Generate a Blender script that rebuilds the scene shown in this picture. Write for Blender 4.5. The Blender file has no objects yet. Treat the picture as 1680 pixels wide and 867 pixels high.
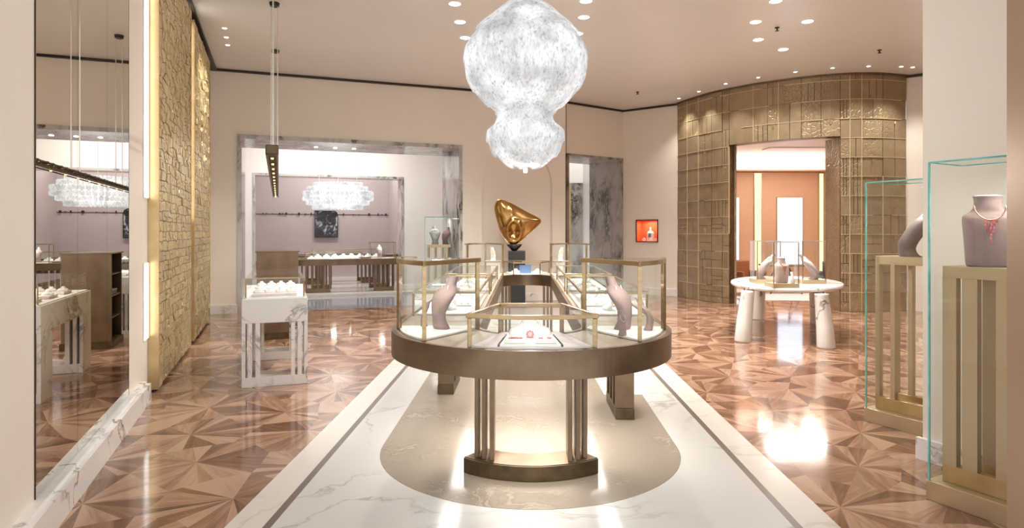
import bpy, math, random
from mathutils import Vector
R = math.radians
random.seed(7)
S = bpy.context.scene
# ------------------------------------------------------------------ camera, world, exposure
cam_d = bpy.data.cameras.new('camera'); cam = bpy.data.objects.new('camera', cam_d)
S.collection.objects.link(cam); S.camera = cam
cam.location = (0, 0, 1.6); cam.rotation_euler = (R(90), 0, 0)
cam_d.sensor_width = 36; cam_d.lens = 36 * 1040 / 1680
cam_d.shift_y = -(433.5 - 380) / 1680
cam_d.clip_start = .05; cam_d.clip_end = 100
w = bpy.data.worlds.new('world'); S.world = w; w.use_nodes = True
w.node_tree.nodes['Background'].inputs[0].default_value = (.96, .98, 1, 1)
w.node_tree.nodes['Background'].inputs[1].default_value = 1.6
S.view_settings.view_transform = 'Standard'; S.view_settings.look = 'None'
S.view_settings.exposure = 0.42; S.view_settings.gamma = 1
S.view_settings.use_curve_mapping = False
S.cycles.max_bounces = 12; S.cycles.diffuse_bounces = 5; S.cycles.glossy_bounces = 6
S.cycles.transparent_max_bounces = 40; S.cycles.caustics_reflective = False; S.cycles.caustics_refractive = False
S.cycles.sample_clamp_indirect = 6
S.cycles.use_denoising = True
SPOT_MAIN, SPOT_SMALL, WARM = 230, 90, (1, .97, .92)
CEIL = 4.75

# ------------------------------------------------------------------ materials
def lin(h):
    c = [int(h[i:i+2], 16) / 255 for i in (0, 2, 4)]
    return tuple(x / 12.92 if x <= .04045 else ((x + .055) / 1.055) ** 2.4 for x in c) + (1,)
def base(name, col, rough=.5, metal=0, spec=.5):
    m = bpy.data.materials.new(name); m.use_nodes = True
    b = m.node_tree.nodes['Principled BSDF']
    b.inputs['Base Color'].default_value = lin(col); b.inputs['Roughness'].default_value = rough
    b.inputs['Metallic'].default_value = metal; b.inputs['Specular IOR Level'].default_value = spec
    return m, m.node_tree, b
def nd(nt, t, **kw):
    n = nt.nodes.new(t)
    for k, v in kw.items():
        if k in n.inputs: n.inputs[k].default_value = v
        else: setattr(n, k, v)
    return n
def ramp(nt, fac, stops):
    r = nt.nodes.new('ShaderNodeValToRGB'); e = r.color_ramp.elements
    while len(e) < len(stops): e.new(.5)
    for x, (p, c) in zip(e, stops): x.position = p; x.color = lin(c) if isinstance(c, str) else (c, c, c, 1)
    nt.links.new(fac, r.inputs[0]); return r.outputs[0]
def coords(nt, scale=(1, 1, 1), rot=(0, 0, 0), kind='Object'):
    tc = nt.nodes.new('ShaderNodeTexCoord'); mp = nt.nodes.new('ShaderNodeMapping')
    mp.inputs['Scale'].default_value = scale; mp.inputs['Rotation'].default_value = rot
    nt.links.new(tc.outputs[kind], mp.inputs[0]); return mp.outputs[0]
def bump(nt, b, h, s=.3, d=.01):
    n = nd(nt, 'ShaderNodeBump', Strength=s, Distance=d)
    nt.links.new(h, n.inputs['Height']); nt.links.new(n.outputs[0], b.inputs['Normal'])
def mottled(name, c1, c2, rough=.5, metal=0, scale=3, bs=0, stretch=(1, 1, 1), spec=.5, r2=None):
    m, nt, b = base(name, c1, rough, metal, spec)
    n = nd(nt, 'ShaderNodeTexNoise', Scale=scale, Detail=5.0)
    nt.links.new(coords(nt, stretch), n.inputs['Vector'])
    nt.links.new(ramp(nt, n.outputs[0], [(.3, c1), (.7, c2)]), b.inputs['Base Color'])
    if r2: nt.links.new(ramp(nt, n.outputs[0], [(.3, rough), (.7, r2)]), b.inputs['Roughness'])
    if bs: bump(nt, b, n.outputs[0], bs)
    return m
def marble(name, light, mid, dark, scale=1.2, rough=.12, width=.035, dist=1.6, rot=(0, 0, 0), stretch=(1, 1, 1)):
    m, nt, b = base(name, light, rough)
    v = coords(nt, stretch, rot)
    n0 = nd(nt, 'ShaderNodeTexNoise', Scale=scale * 1.3, Detail=6.0); nt.links.new(v, n0.inputs['Vector'])
    mx = nd(nt, 'ShaderNodeMixRGB', Fac=.35); nt.links.new(v, mx.inputs[1]); nt.links.new(n0.outputs['Color'], mx.inputs[2])
    n = nd(nt, 'ShaderNodeTexNoise', Scale=scale, Detail=8.0, Roughness=.55, Distortion=dist)
    nt.links.new(mx.outputs[0], n.inputs['Vector'])
    a = nd(nt, 'ShaderNodeMath', operation='SUBTRACT'); a.inputs[1].default_value = .5; nt.links.new(n.outputs[0], a.inputs[0])
    ab = nd(nt, 'ShaderNodeMath', operation='ABSOLUTE'); nt.links.new(a.outputs[0], ab.inputs[0])
    c = ramp(nt, ab.outputs[0], [(0, dark), (width * .35, mid), (width, light)])
    n2 = nd(nt, 'ShaderNodeTexNoise', Scale=scale * .8, Detail=3.0); nt.links.new(v, n2.inputs['Vector'])
    k = ramp(nt, n2.outputs[0], [(.42, 0.0), (.6, 1.0)])
    mm = nt.nodes.new('ShaderNodeMixRGB'); mm.inputs[1].default_value = lin(light)
    nt.links.new(k, mm.inputs[0]); nt.links.new(c, mm.inputs[2]); nt.links.new(mm.outputs[0], b.inputs['Base Color'])
    return m
def emit(name, col, s):
    m = bpy.data.materials.new(name); m.use_nodes = True; nt = m.node_tree; nt.nodes.clear()
    e = nd(nt, 'ShaderNodeEmission', Strength=s); e.inputs[0].default_value = lin(col)
    o = nt.nodes.new('ShaderNodeOutputMaterial'); nt.links.new(e.outputs[0], o.inputs[0]); return m
def glass_mat(name, tint=(.97, .99, .98), gl=.9):
    m = bpy.data.materials.new(name); m.use_nodes = True; nt = m.node_tree; nt.nodes.clear()
    t = nt.nodes.new('ShaderNodeBsdfTransparent'); t.inputs[0].default_value = (*tint, 1)
    g = nd(nt, 'ShaderNodeBsdfGlossy', Roughness=.01); g.inputs[0].default_value = (gl, gl, gl, 1)
    f = nd(nt, 'ShaderNodeFresnel', IOR=1.45); mx = nt.nodes.new('ShaderNodeMixShader')
    o = nt.nodes.new('ShaderNodeOutputMaterial')
    # the Fresnel node inverts the index on back faces: undo that, the pane is thin
    ge = nt.nodes.new('ShaderNodeNewGeometry'); mr = nd(nt, 'ShaderNodeMapRange'); mr.inputs[3].default_value = 1.45; mr.inputs[4].default_value = 1/1.45
    nt.links.new(ge.outputs['Backfacing'], mr.inputs[0]); nt.links.new(mr.outputs[0], f.inputs[0])
    nt.links.new(f.outputs[0], mx.inputs[0]); nt.links.new(t.outputs[0], mx.inputs[1]); nt.links.new(g.outputs[0], mx.inputs[2])
    nt.links.new(mx.outputs[0], o.inputs[0]); return m
M = {}
M['wall'] = mottled('cream_plaster', 'e2d8cb', 'e5dcd0', .45, 0, 1.5, .03)
M['ceiling'] = mottled('ceiling_paint', 'ded8d3', 'e1dbd6', .3, 0, .8)
M['white'] = mottled('white_paint', 'dfdad6', 'e2deda', .4, 0, 1)
M['mauve'] = mottled('mauve_wall', 'b5a9a9', 'bcb1b2', .5, 0, 1.2)
M['orange'] = mottled('terracotta_wall', 'c49778', 'ca9f80', .6, 0, 1)
M['orange2'] = base('orange_lacquer', 'e0683a', .35)[0]
M['bronze'] = mottled('aged_bronze', '6a5645', '85705a', .34, .82, 4, .05, (1, 1, 1), r2=.45)
M['bronze_dark'] = mottled('dark_bronze', '4e4232', '6b5a40', .4, .75, 9, .08)
M['brass'] = mottled('brushed_brass', '9a8361', 'b09873', .28, .9, 6, 0, (1, 1, 8))
M['champagne'] = mottled('champagne_metal', 'bfa987', 'c9b594', .4, .7, 2, 0, (1, 1, .3))
M['gold'] = mottled('satin_gold', 'bda274', 'd0b88c', .3, .85, 5, .05)
M['statue'] = mottled('polished_gold_bronze', 'a07a48', 'c29c66', .16, 1, 3, .1)
M['black'] = base('black_stone', '25211f', .25)[0]
M['dark'] = base('dark_cornice', '33281f', .4, .4)[0]
M['mauvefab'] = mottled('mauve_suede', '9b8480', 'a48d88', .75, 0, 14, .05)
M['taupefab'] = mottled('taupe_leather', '75665f', '7f6f68', .5, 0, 14, .05)
M['pinkbust'] = mottled('pale_rose_suede', 'cdb5ae', 'd5c0b9', .6, 0, 12); M['wine'] = base('wine_velvet', '5a3230', .7)[0]
M['silverfab'] = base('silver_grey_fabric', '8f908e', .5, .3)[0]
M['whitefab'] = mottled('white_suede', 'f0ebe6', 'f6f2ee', .6, 0, 10)
M['pinkfab'] = mottled('pale_pink_suede', 'd9cbc8', 'e0d4d0', .7, 0, 8)
M['tan'] = mottled('tan_leather_top', 'a2907c', 'ab9a86', .4, 0, 4)
M['rose'] = base('rose_jewel', 'c86f72', .2, .3)[0]
M['rosegold'] = base('rose_gold', 'c98f78', .2, .9)[0]
M['diamond'] = base('diamond_white', 'f4f4f4', .05, .5)[0]
M['glass'] = glass_mat('clear_glass'); M['edge'] = mottled('teal_glass_edge', '3fa6a0', '8fd6cc', .1, 0, 6)
M['mirror'] = base('mirror_silver', 'e6e2da', .0, 1)[0]
M['steel'] = base('steel_wire', 'd9d4cc', .3, .8)[0]
M['marble'] = marble('white_veined_marble', 'e2dfda', 'b9b2ab', '57504a', 1.7, .12, .03)
M['marble_bold'] = marble('grey_veined_marble', 'bab7b3', '908c88', '35322f', 2.2, .15, .13, 2.4, (0, R(40), 0), (1, 1, .45))
M['marble_dark'] = marble('dark_brown_veined_marble', 'a49b93', '6f6762', '2b2624', 2.6, .2, .16, 3.0, (0, R(20), 0), (1, 1, .5))
M['runway'] = marble('cream_marble_floor', 'cdcac5', 'bdb9b2', '9f9990', .9, .13, .025)
M['border'] = marble('pale_border_marble', 'd6cfc7', 'ccc4ba', 'c2b9ae', .9, .13, .02)
M['inlay'] = marble('beige_inlay_marble', '95897b', '8a7e70', 'a89c8d', 2.2, .12, .05)
M['stripe'] = base('grey_brown_stone', '71665d', .2)[0]
M['threshold'] = marble('grey_threshold_stone', '8f9098', '7b7c84', 'b0b1b6', 1, .05, .04)
M['lamp'] = emit('lamp_lens', 'fff6e8', 9); M['led'] = emit('led_white', 'fffaf2', 3.0)
M['ledwarm'] = emit('led_warm', 'ffdfa0', 1.6); M['ledblue'] = emit('backlit_blue_white', 'eef0ff', 1.9)
M['ledstrip'] = emit('case_led', 'fff4e6', 3.0)

def parquet_mat():
    m, nt, b = base('star_marquetry_wood', 'a8744f', .16)
    at = nt.nodes.new('ShaderNodeAttribute'); at.attribute_name = 'tone'
    sep = nt.nodes.new('ShaderNodeSeparateColor'); nt.links.new(at.outputs['Color'], sep.inputs[0])
    v = coords(nt, (1.3, 13, 1), kind='UV')
    n = nd(nt, 'ShaderNodeTexNoise', Scale=2.2, Detail=6.0, Distortion=.9); nt.links.new(v, n.inputs['Vector'])
    n2 = nd(nt, 'ShaderNodeTexNoise', Scale=.55, Detail=2.0); nt.links.new(v, n2.inputs['Vector'])
    a = nd(nt, 'ShaderNodeMath', operation='MULTIPLY_ADD'); a.inputs[1].default_value = .55; nt.links.new(n.outputs[0], a.inputs[0])
    c = nd(nt, 'ShaderNodeMath', operation='MULTIPLY_ADD'); c.inputs[1].default_value = .6
    nt.links.new(sep.outputs[0], c.inputs[0])
    d = nd(nt, 'ShaderNodeMath', operation='MULTIPLY'); d.inputs[1].default_value = .4; nt.links.new(n2.outputs[0], d.inputs[0])
    nt.links.new(d.outputs[0], a.inputs[2]); nt.links.new(a.outputs[0], c.inputs[2])
    nt.links.new(ramp(nt, c.outputs[0], [(.38, '5a4032'), (.58, '76533f'), (.78, '94705a'), (1.0, 'b08e77')]), b.inputs['Base Color'])
    nt.links.new(ramp(nt, n.outputs[0], [(.3, .13), (.7, .07)]), b.inputs['Roughness'])
    return m
M['parquet'] = parquet_mat()
def relief_bronze(name, c1, c2, c3, metal=.75, rough=.42, sc=16):
    m, nt, b = base(name, c1, rough, metal)
    at = nt.nodes.new('ShaderNodeAttribute'); at.attribute_name = 'tone'
    sep = nt.nodes.new('ShaderNodeSeparateColor'); nt.links.new(at.outputs['Color'], sep.inputs[0])
    n = nd(nt, 'ShaderNodeTexNoise', Scale=5.0, Detail=4.0); nt.links.new(coords(nt), n.inputs['Vector'])
    a = nd(nt, 'ShaderNodeMath', operation='MULTIPLY_ADD'); a.inputs[1].default_value = .3
    nt.links.new(sep.outputs[0], a.inputs[0]); nt.links.new(n.outputs[0], a.inputs[2])
    nt.links.new(ramp(nt, a.outputs[0], [(.35, c1), (.95, c2), (1.0, c3)]), b.inputs['Base Color'])
    vo = nd(nt, 'ShaderNodeTexVoronoi', Scale=sc, feature='DISTANCE_TO_EDGE'); nt.links.new(coords(nt, (1, 1, .6)), vo.inputs['Vector'])
    vr = ramp(nt, vo.outputs[0], [(0, 0.0), (.12, 1.0)])
    wv = nd(nt, 'ShaderNodeTexNoise', Scale=40.0); nt.links.new(coords(nt, (1, 1, .04)), wv.inputs['Vector'])
    mx = nt.nodes.new('ShaderNodeMixRGB'); nt.links.new(sep.outputs[1], mx.inputs[0])
    nt.links.new(wv.outputs[0], mx.inputs[1]); nt.links.new(vr, mx.inputs[2])
    bump(nt, b, mx.outputs[0], .6, .008); return m
M['relief'] = relief_bronze('embossed_bronze_panels', '917d62', 'a99474', 'd9c79f', .45)
M['goldrelief'] = relief_bronze('embossed_gold_lattice', 'd2b988', 'e6d4a6', 'f0e2bc', .5, .33, 26)
def shell_glass():
    m = bpy.data.materials.new('fluted_white_glass'); m.use_nodes = True; nt = m.node_tree; nt.nodes.clear()
    n = nd(nt, 'ShaderNodeTexNoise', Scale=38.0, Detail=6.0, Roughness=.75); nt.links.new(coords(nt, (1, 1, .45)), n.inputs['Vector'])
    n3 = nd(nt, 'ShaderNodeTexNoise', Scale=3.5, Detail=2.0); nt.links.new(coords(nt), n3.inputs['Vector'])
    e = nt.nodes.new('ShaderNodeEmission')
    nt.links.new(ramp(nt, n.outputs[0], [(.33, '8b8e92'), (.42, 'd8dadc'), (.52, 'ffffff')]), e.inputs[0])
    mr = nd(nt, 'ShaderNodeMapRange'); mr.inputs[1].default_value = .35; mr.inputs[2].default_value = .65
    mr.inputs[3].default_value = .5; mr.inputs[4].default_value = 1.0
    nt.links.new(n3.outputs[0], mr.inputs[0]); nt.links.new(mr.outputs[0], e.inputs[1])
    t = nt.nodes.new('ShaderNodeBsdfTransparent'); t.inputs[0].default_value = (.98, .98, 1, 1)
    g = nd(nt, 'ShaderNodeBsdfGlossy', Roughness=.08)
    bp = nd(nt, 'ShaderNodeBump', Strength=.8, Distance=.02); nt.links.new(n.outputs[0], bp.inputs['Height'])
    nt.links.new(bp.outputs[0], g.inputs['Normal'])
    m1 = nd(nt, 'ShaderNodeMixShader', Fac=.25); nt.links.new(e.outputs[0], m1.inputs[1]); nt.links.new(g.outputs[0], m1.inputs[2])
    m2 = nd(nt, 'ShaderNodeMixShader', Fac=.22); nt.links.new(m1.outputs[0], m2.inputs[1]); nt.links.new(t.outputs[0], m2.inputs[2])
    o = nt.nodes.new('ShaderNodeOutputMaterial'); nt.links.new(m2.outputs[0], o.inputs[0]); return m
M['shell'] = shell_glass()
def photo_mat():
    m, nt, b = base('black_white_photo', '222222', .3)
    n = nd(nt, 'ShaderNodeTexNoise', Scale=4.5, Detail=5.0, Distortion=1.5); nt.links.new(coords(nt), n.inputs['Vector'])
    nt.links.new(ramp(nt, n.outputs[0], [(.45, '17171b'), (.55, '3c3c44'), (.66, 'b8b8c4')]), b.inputs['Base Color']); return m
M['photo'] = photo_mat(); M['brownwall'] = mottled('brown_lacquer_panel', '9a7c64', 'a3866e', .35, .2, 1)

# ------------------------------------------------------------------ mesh helpers
class MB:
    def __init__(s): s.v = []; s.f = []
    def add(s, vs, fs):
        o = len(s.v); s.v += [tuple(p) for p in vs]; s.f += [tuple(i + o for i in f) for f in fs]; return s
    def box(s, cx, cy, cz, sx, sy, sz, a=0):
        c, n = math.cos(a), math.sin(a); vs = []
        for dz in (-.5, .5):
            for dx, dy in ((-.5, -.5), (.5, -.5), (.5, .5), (-.5, .5)):
                x, y = dx * sx, dy * sy; vs.append((cx + x * c - y * n, cy + x * n + y * c, cz + dz * sz))
        return s.add(vs, [(3, 2, 1, 0), (4, 5, 6, 7), (0, 1, 5, 4), (1, 2, 6, 5), (2, 3, 7, 6), (3, 0, 4, 7)])
    def bx(s, x0, x1, y0, y1, z0, z1): return s.box((x0+x1)/2, (y0+y1)/2, (z0+z1)/2, abs(x1-x0), abs(y1-y0), abs(z1-z0))
    def prism(s, pts, z0, z1):
        n = len(pts); a = sum(pts[i][0]*pts[(i+1) % n][1]-pts[(i+1) % n][0]*pts[i][1] for i in range(n))
        if a < 0: pts = pts[::-1]
        vs = [(x, y, z0) for x, y in pts] + [(x, y, z1) for x, y in pts]
        return s.add(vs, [tuple(range(n))[::-1], tuple(range(n, 2*n))] + [(i, (i+1) % n, (i+1) % n+n, i+n) for i in range(n)])
    def vprism(s, pts, p0, d, t0, t1):
        # polygon in (distance along the wall, height), extruded across the wall from t0 to t1 (left normal of d)
        nx, ny = -d[1], d[0]; n = len(pts)
        vs = [(p0[0]+d[0]*a+nx*t, p0[1]+d[1]*a+ny*t, h) for t in (t0, t1) for a, h in pts]
        return s.add(vs, [tuple(range(n)), tuple(range(n, 2*n))[::-1]] + [(i, i+n, (i+1) % n+n, (i+1) % n) for i in range(n)])
    def tube(s, path, r, n=8):
        path = [Vector(p) for p in path]; vs = []; m = len(path)
        for i, p in enumerate(path):
            t = (path[min(i+1, m-1)] - path[max(i-1, 0)]).normalized()
            u = t.cross(Vector((0, 0, 1)) if abs(t.z) < .9 else Vector((1, 0, 0))).normalized(); v = t.cross(u)
            rr = r[i] if isinstance(r, (list, tuple)) else r
            for k in range(n):
                a = 2*math.pi*k/n + math.pi/4; vs.append(p + (u*math.cos(a)+v*math.sin(a))*rr)
        fs = [(i*n+k, i*n+(k+1) % n, (i+1)*n+(k+1) % n, (i+1)*n+k) for i in range(m-1) for k in range(n)]
        return s.add(vs, fs + [tuple(range(n))[::-1], tuple(range((m-1)*n, m*n))])
    def loft(s, secs, n=24):
        # sections (x, y, z, half-width, half-depth)
        vs = []
        for x, y, z, a, b in secs:
            for k in range(n):
                t = 2*math.pi*k/n; vs.append((x+a*math.cos(t), y+b*math.sin(t), z))
        m = len(secs)
        fs = [(i*n+k, i*n+(k+1) % n, (i+1)*n+(k+1) % n, (i+1)*n+k) for i in range(m-1) for k in range(n)]
        return s.add(vs, fs + [tuple(range(n))[::-1], tuple(range((m-1)*n, m*n))])
    def grid(s, fn, nu, nv, close=False):
        vs = [fn(i/nu, j/nv) for j in range(nv+1) for i in range(nu+1)]
        q = nu+1
        return s.add(vs, [(j*q+i, j*q+i+1, (j+1)*q+i+1, (j+1)*q+i) for j in range(nv) for i in range(nu)])
    def build(s, name, mat, parent=None, smooth=False, bevel=0, solid=0, label=None, kind=None):
        me = bpy.data.meshes.new(name); me.from_pydata(s.v, [], s.f); me.materials.append(mat)
        if smooth: me.polygons.foreach_set('use_smooth', [True]*len(me.polygons))
        me.validate(); me.update()
        o = bpy.data.objects.new(name, me); S.collection.objects.link(o); o.parent = parent
        if solid: q = o.modifiers.new('s', 'SOLIDIFY'); q.thickness = solid
        if bevel:
            q = o.modifiers.new('b', 'BEVEL'); q.width = bevel; q.segments = 2; q.limit_method = 'ANGLE'
        if label: o['label'] = label
        if kind: o['kind'] = kind
        return o
def thing(name, label, cat, loc=(0, 0, 0), rot=0, group=None):
    o = bpy.data.objects.new(name, None); S.collection.objects.link(o); o.empty_display_size = .1
    o.location = loc; o.rotation_euler = (0, 0, rot); o['label'] = label; o['category'] = cat
    if group: o['group'] = group
    return o
def tag(o, label, cat, group=None):
    o['label'] = label; o['category'] = cat
    if group: o['group'] = group
    return o
def dup(root, loc, rot, label, group=None, scale=None):
    def rec(o, par):
        c = o.copy(); S.collection.objects.link(c); c.parent = par
        for ch in list(o.children): rec(ch, c)
        return c
    c = rec(root, None); c.location = loc; c.rotation_euler = (0, 0, rot); c['label'] = label
    if scale: c.scale = scale
    if group: c['group'] = group
    return c
def area(name, loc, sx, sy, power, col=WARM, rot=(0, 0, 0), parent=None, spread=180):
    l = bpy.data.lights.new(name, 'AREA'); l.shape = 'RECTANGLE'; l.size = sx; l.size_y = sy; l.energy = power; l.color = col
    l.spread = R(spread)
    o = bpy.data.objects.new(name, l); S.collection.objects.link(o); o.location = loc; o.rotation_euler = rot; o.parent = parent; return o
def spot(name, loc, power, ang=110, parent=None, col=WARM, rad=.06, blend=.8, rot=(0, 0, 0)):
    l = bpy.data.lights.new(name, 'SPOT'); l.energy = power; l.spot_size = R(ang); l.spot_blend = blend; l.color = col; l.shadow_soft_size = rad
    o = bpy.data.objects.new(name, l); S.collection.objects.link(o); o.location = loc; o.rotation_euler = rot; o.parent = parent; return o
def unit(a, b):
    L = math.hypot(b[0]-a[0], b[1]-a[1]); return ((b[0]-a[0])/L, (b[1]-a[1])/L), L

# ------------------------------------------------------------------ floor, ceiling
def parquet():
    sp = .74; hubs = {}; me = bpy.data.meshes.new('floor'); V, F, T, U = [], [], [], []
    rr = random.Random(3)
    nx, ny = 34, 31
    for j in range(ny):
        for i in range(nx):
            hubs[i, j] = (-9.5 + (i + .5*(j % 2))*sp + rr.uniform(-.1, .1), -2.0 + j*sp*.866 + rr.uniform(-.1, .1))
    def piece(pts, hub, toward):
        dx, dy = toward[0]-hub[0], toward[1]-hub[1]; L = math.hypot(dx, dy) or 1; dx /= L; dy /= L
        o = len(V); ox, oy = rr.uniform(0, 50), rr.uniform(0, 50)
        tone = rr.choice((rr.uniform(0, .35), rr.uniform(.25, .75), rr.uniform(.45, 1)))
        for p in pts:
            V.append((p[0], p[1], 0)); x, y = p[0]-hub[0], p[1]-hub[1]
            U.append((ox + x*dx + y*dy, oy - x*dy + y*dx))
        F.append(tuple(range(o, o+len(pts)))); T.append((tone, rr.random(), 0, 1))
    def lerp(a, b, t): return (a[0]+(b[0]-a[0])*t, a[1]+(b[1]-a[1])*t)
    for j in range(ny-1):
        for i in range(nx-1):
            if j % 2 == 0: tris = ((hubs[i, j], hubs[i+1, j], hubs[i, j+1]), (hubs[i+1, j], hubs[i+1, j+1], hubs[i, j+1]))
            else: tris = ((hubs[i, j], hubs[i+1, j], hubs[i+1, j+1]), (hubs[i, j], hubs[i+1, j+1], hubs[i, j+1]))
            for tr in tris:
                c = (sum(p[0] for p in tr)/3 + rr.uniform(-.07, .07), sum(p[1] for p in tr)/3 + rr.uniform(-.07, .07))
                mids = [lerp(tr[k], tr[(k+1) % 3], .5) for k in range(3)]
                for k in range(3):
                    h, m1, m0 = tr[k], mids[k], mids[k-1]
                    q = rr.random()
                    if q < .08: piece((h, m1, c, m0), h, c)
                    elif q < .35:
                        piece((h, m1, c), h, m1); piece((h, c, m0), h, m0)
                    else:
                        a = lerp(m1, c, rr.uniform(.4, .7)); piece((h, m1, a), h, m1); piece((h, a, c), h, a); a = lerp(c, m0, rr.uniform(.35, .65)); piece((h, c, a), h, c); piece((h, a, m0), h, a)
    me.from_pydata(V, [], F)
    uv = me.uv_layers.new(name='UVMap'); ca = me.color_attributes.new('tone', 'FLOAT_COLOR', 'CORNER')
    uv = me.uv_layers['UVMap']; ca = me.color_attributes['tone']
    uv.data.foreach_set('uv', [c for l in me.loops for c in U[l.vertex_index]])
    ca.data.foreach_set('color', [c for p in me.polygons for _ in p.loop_indices for c in T[p.index]])
    me.materials.append(M['parquet'])
    o = bpy.data.objects.new('floor', me); S.collection.objects.link(o); o['kind'] = 'structure'
parquet()
MB().bx(-14, 16, -2, 26, CEIL, CEIL+.15).build('ceiling', M['ceiling'], kind='structure')
AX = lambda y: .048 + .0183*y           # centre line of the marble floor
def strip(a, b, y0, y1): return [(AX(y0)+a, y0), (AX(y0)+b, y0), (AX(y1)+b, y1), (AX(y1)+a, y1)]
MB().prism(strip(-1.41, 1.41, -2, 13.2), .0005, .004).build('floor_centre', M['runway'], kind='structure')
b = MB()
for s in (-1, 1): b.prism(strip(s*1.455, s*1.66, -2, 13.2), .0005, .004)
b.build('floor_border', M['border'], kind='structure')
b = MB()
for s in (-1, 1): b.prism(strip(s*1.41, s*1.455, -2, 13.2), .0005, .0045)
b.build('floor_stripe', M['stripe'], kind='structure')
inl = [(.13+1.09*math.cos(R(a)), 4.72+1.09*math.sin(R(a))) for a in range(180, 361, 4)]
inl += [(1.27, 6.19), (.9, 6.19), (.9, 7.3), (.2, 8.6), (-.9, 8.6)]
MB().prism(inl, .0005, .0062).build('floor_inlay', M['inlay'], kind='structure')

# ------------------------------------------------------------------ walls
dL = (-.3497, .9369)                    # direction of the left wall, away from the door
def wl(y): return -1.261 - .3733*y
C0 = (wl(12.22), 12.22)
L0 = (wl(2.0), 2.0)
LL = unit(L0, C0)[1]
def onleft(y): return (y - 2.0)/.9369
# wall faces point to the room; thickness goes away from it
MB().vprism([(0, 0), (LL+.02, 0), (LL+.02, CEIL), (0, CEIL)], L0, dL, 0, .2).build('wall_left', M['wall'], kind='structure')
b = MB().vprism([(0, 0), (onleft(5.95), 0), (onleft(5.95), .17), (0, .17)], L0, dL, -.085, 0)
b.vprism([(0, .17), (onleft(5.95), .17), (onleft(5.95), .19), (0, .19)], L0, dL, -.05, 0)
b.build('baseboard_left', M['marble'], kind='structure')
dB = (.9375, .348); LB = (1.25 - C0[0])/.9375
arch = [(5.50, 0), (5.50, 2.68)] + [(6.355-.855*math.cos(R(a)), 2.68+.855*math.sin(R(a))) for a in range(10, 180, 10)] + [(7.21, 2.68), (7.21, 0)]
prof = [(0, 0), (.485, 0), (.485, 3.5), (5.04, 3.5), (5.04, 0)] + arch + [(LB, 0), (LB, CEIL), (0, CEIL)]
MB().vprism(prof, C0, dB, 0, .1).vprism([(5.3, 0), (LB, 0), (LB, CEIL), (5.3, CEIL)], C0, dB, .1, .3).build('wall_back', M['wall'], kind='structure')
b = MB()
for s0, s1 in ((0, .485), (5.04, 5.5), (7.21, LB)): b.vprism([(s0, 0), (s1, 0), (s1, .17), (s0, .17)], C0, dB, -.03, 0)
b.vprism([(5.5, 0), (7.21, 0), (7.21, .17), (5.5, .17)], C0, dB, .07, .1)
b.build('baseboard_back', M['marble'], kind='structure')
# dark cornice line under the ceiling
b = MB().vprism([(0, CEIL-.05), (LL, CEIL-.05), (LL, CEIL-.001), (0, CEIL-.001)], L0, dL, -.12, 0)
b.vprism([(0, CEIL-.045), (LB, CEIL-.045), (LB, CEIL-.001), (0, CEIL-.001)], C0, dB, -.05, 0)
b.build('trim_1', M['dark'], kind='structure')
# big marble portal in the back wall
def portal(name, p0, d, s0, s1, top, t0, t1, mat, th=.08, face=.04):
    b = MB()
    b.vprism([(s0, 0), (s0+th, 0), (s0+th, top-th), (s1-th, top-th), (s1-th, 0), (s1, 0), (s1, top), (s0, top)], p0, d, t0, t1)
    return b.build(name, mat, kind='structure')
portal('trim_2', C0, dB, .485, 5.04, 3.5, -.03, 1.45, M['marble_bold'])
Q0 = (C0[0]-.3*.348, C0[1]+.1)
def off(p, d, t, s=0): return (p[0]-d[1]*t+d[0]*s, p[1]+d[0]*t+d[1]*s)
# lobby behind it
A = off(C0, dB, .1, -1.0); 
MB().vprism([(0, 0), (11, 0), (11, CEIL), (0, CEIL)], off(C0, dB, .2, -.6), dL, 0, .15).build('wall_lobby_left', M['white'], kind='structure')
MB().vprism([(0, 0), (11, 0), (11, CEIL), (0, CEIL)], off(C0, dB, 1.45, 6.6), dL, 0, .15).build('wall_lobby_right', M['white'], kind='structure')
D2 = off(C0, dB, 5.15, -1.2)
s0 = .62; s1 = 6.15
def s_at(ratio, p, d): # where the ray x = ratio*y meets the line
    return (ratio*p[1]-p[0])/(d[0]-ratio*d[1])
s0, s1 = s_at(-.409, D2, dB), s_at(-.171, D2, dB)
MB().vprism([(-1, 0), (s0, 0), (s0, 3.2), (s1, 3.2), (s1, 0), (9, 0), (9, CEIL), (-1, CEIL)], D2, dB, 0, .1).build('wall_lobby_back', M['white'], kind='structure')
portal('trim_3', D2, dB, s0, s1, 3.2, -.02, .6, M['marble_bold'], .06)
D3 = off(D2, dB, 3.6, 0)
MB().vprism([(-3, 0), (9, 0), (9, CEIL), (-3, CEIL)], D3, dB, 0, .1).build('wall_salon_back', M['mauve'], kind='structure')
e1 = s_at(-.171, D2, dB)
MB().vprism([(0, 0), (3.6, 0), (3.6, CEIL), (0, CEIL)], off(D2, dB, .1, e1+.15), dL, -.1, 0).build('wall_salon_right', M['mauve'], kind='structure')
MB().vprism([(0, 0), (3.6, 0), (3.6, CEIL), (0, CEIL)], off(D2, dB, .1, s0-.4), dL, 0, .1).build('wall_salon_left', M['mauve'], kind='structure')
# glossy threshold and raised white marble platform
q = [off(C0, dB, 0, .5), off(C0, dB, 0, 5.0), off(C0, dB, 2.6, 6.5), off(C0, dB, 2.6, -.5)]
MB().prism(q, .0005, .004).build('floor_threshold', M['threshold'], kind='structure')
q = [off(C0, dB, 2.6, -.5), off(C0, dB, 2.6, 6.5), off(C0, dB, 5.1, 6.5), off(C0, dB, 8.7, 6.5), off(C0, dB, 8.7, -.9)]
MB().prism(q, .0005, .06).build('floor_platform', M['border'], kind='structure')

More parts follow.
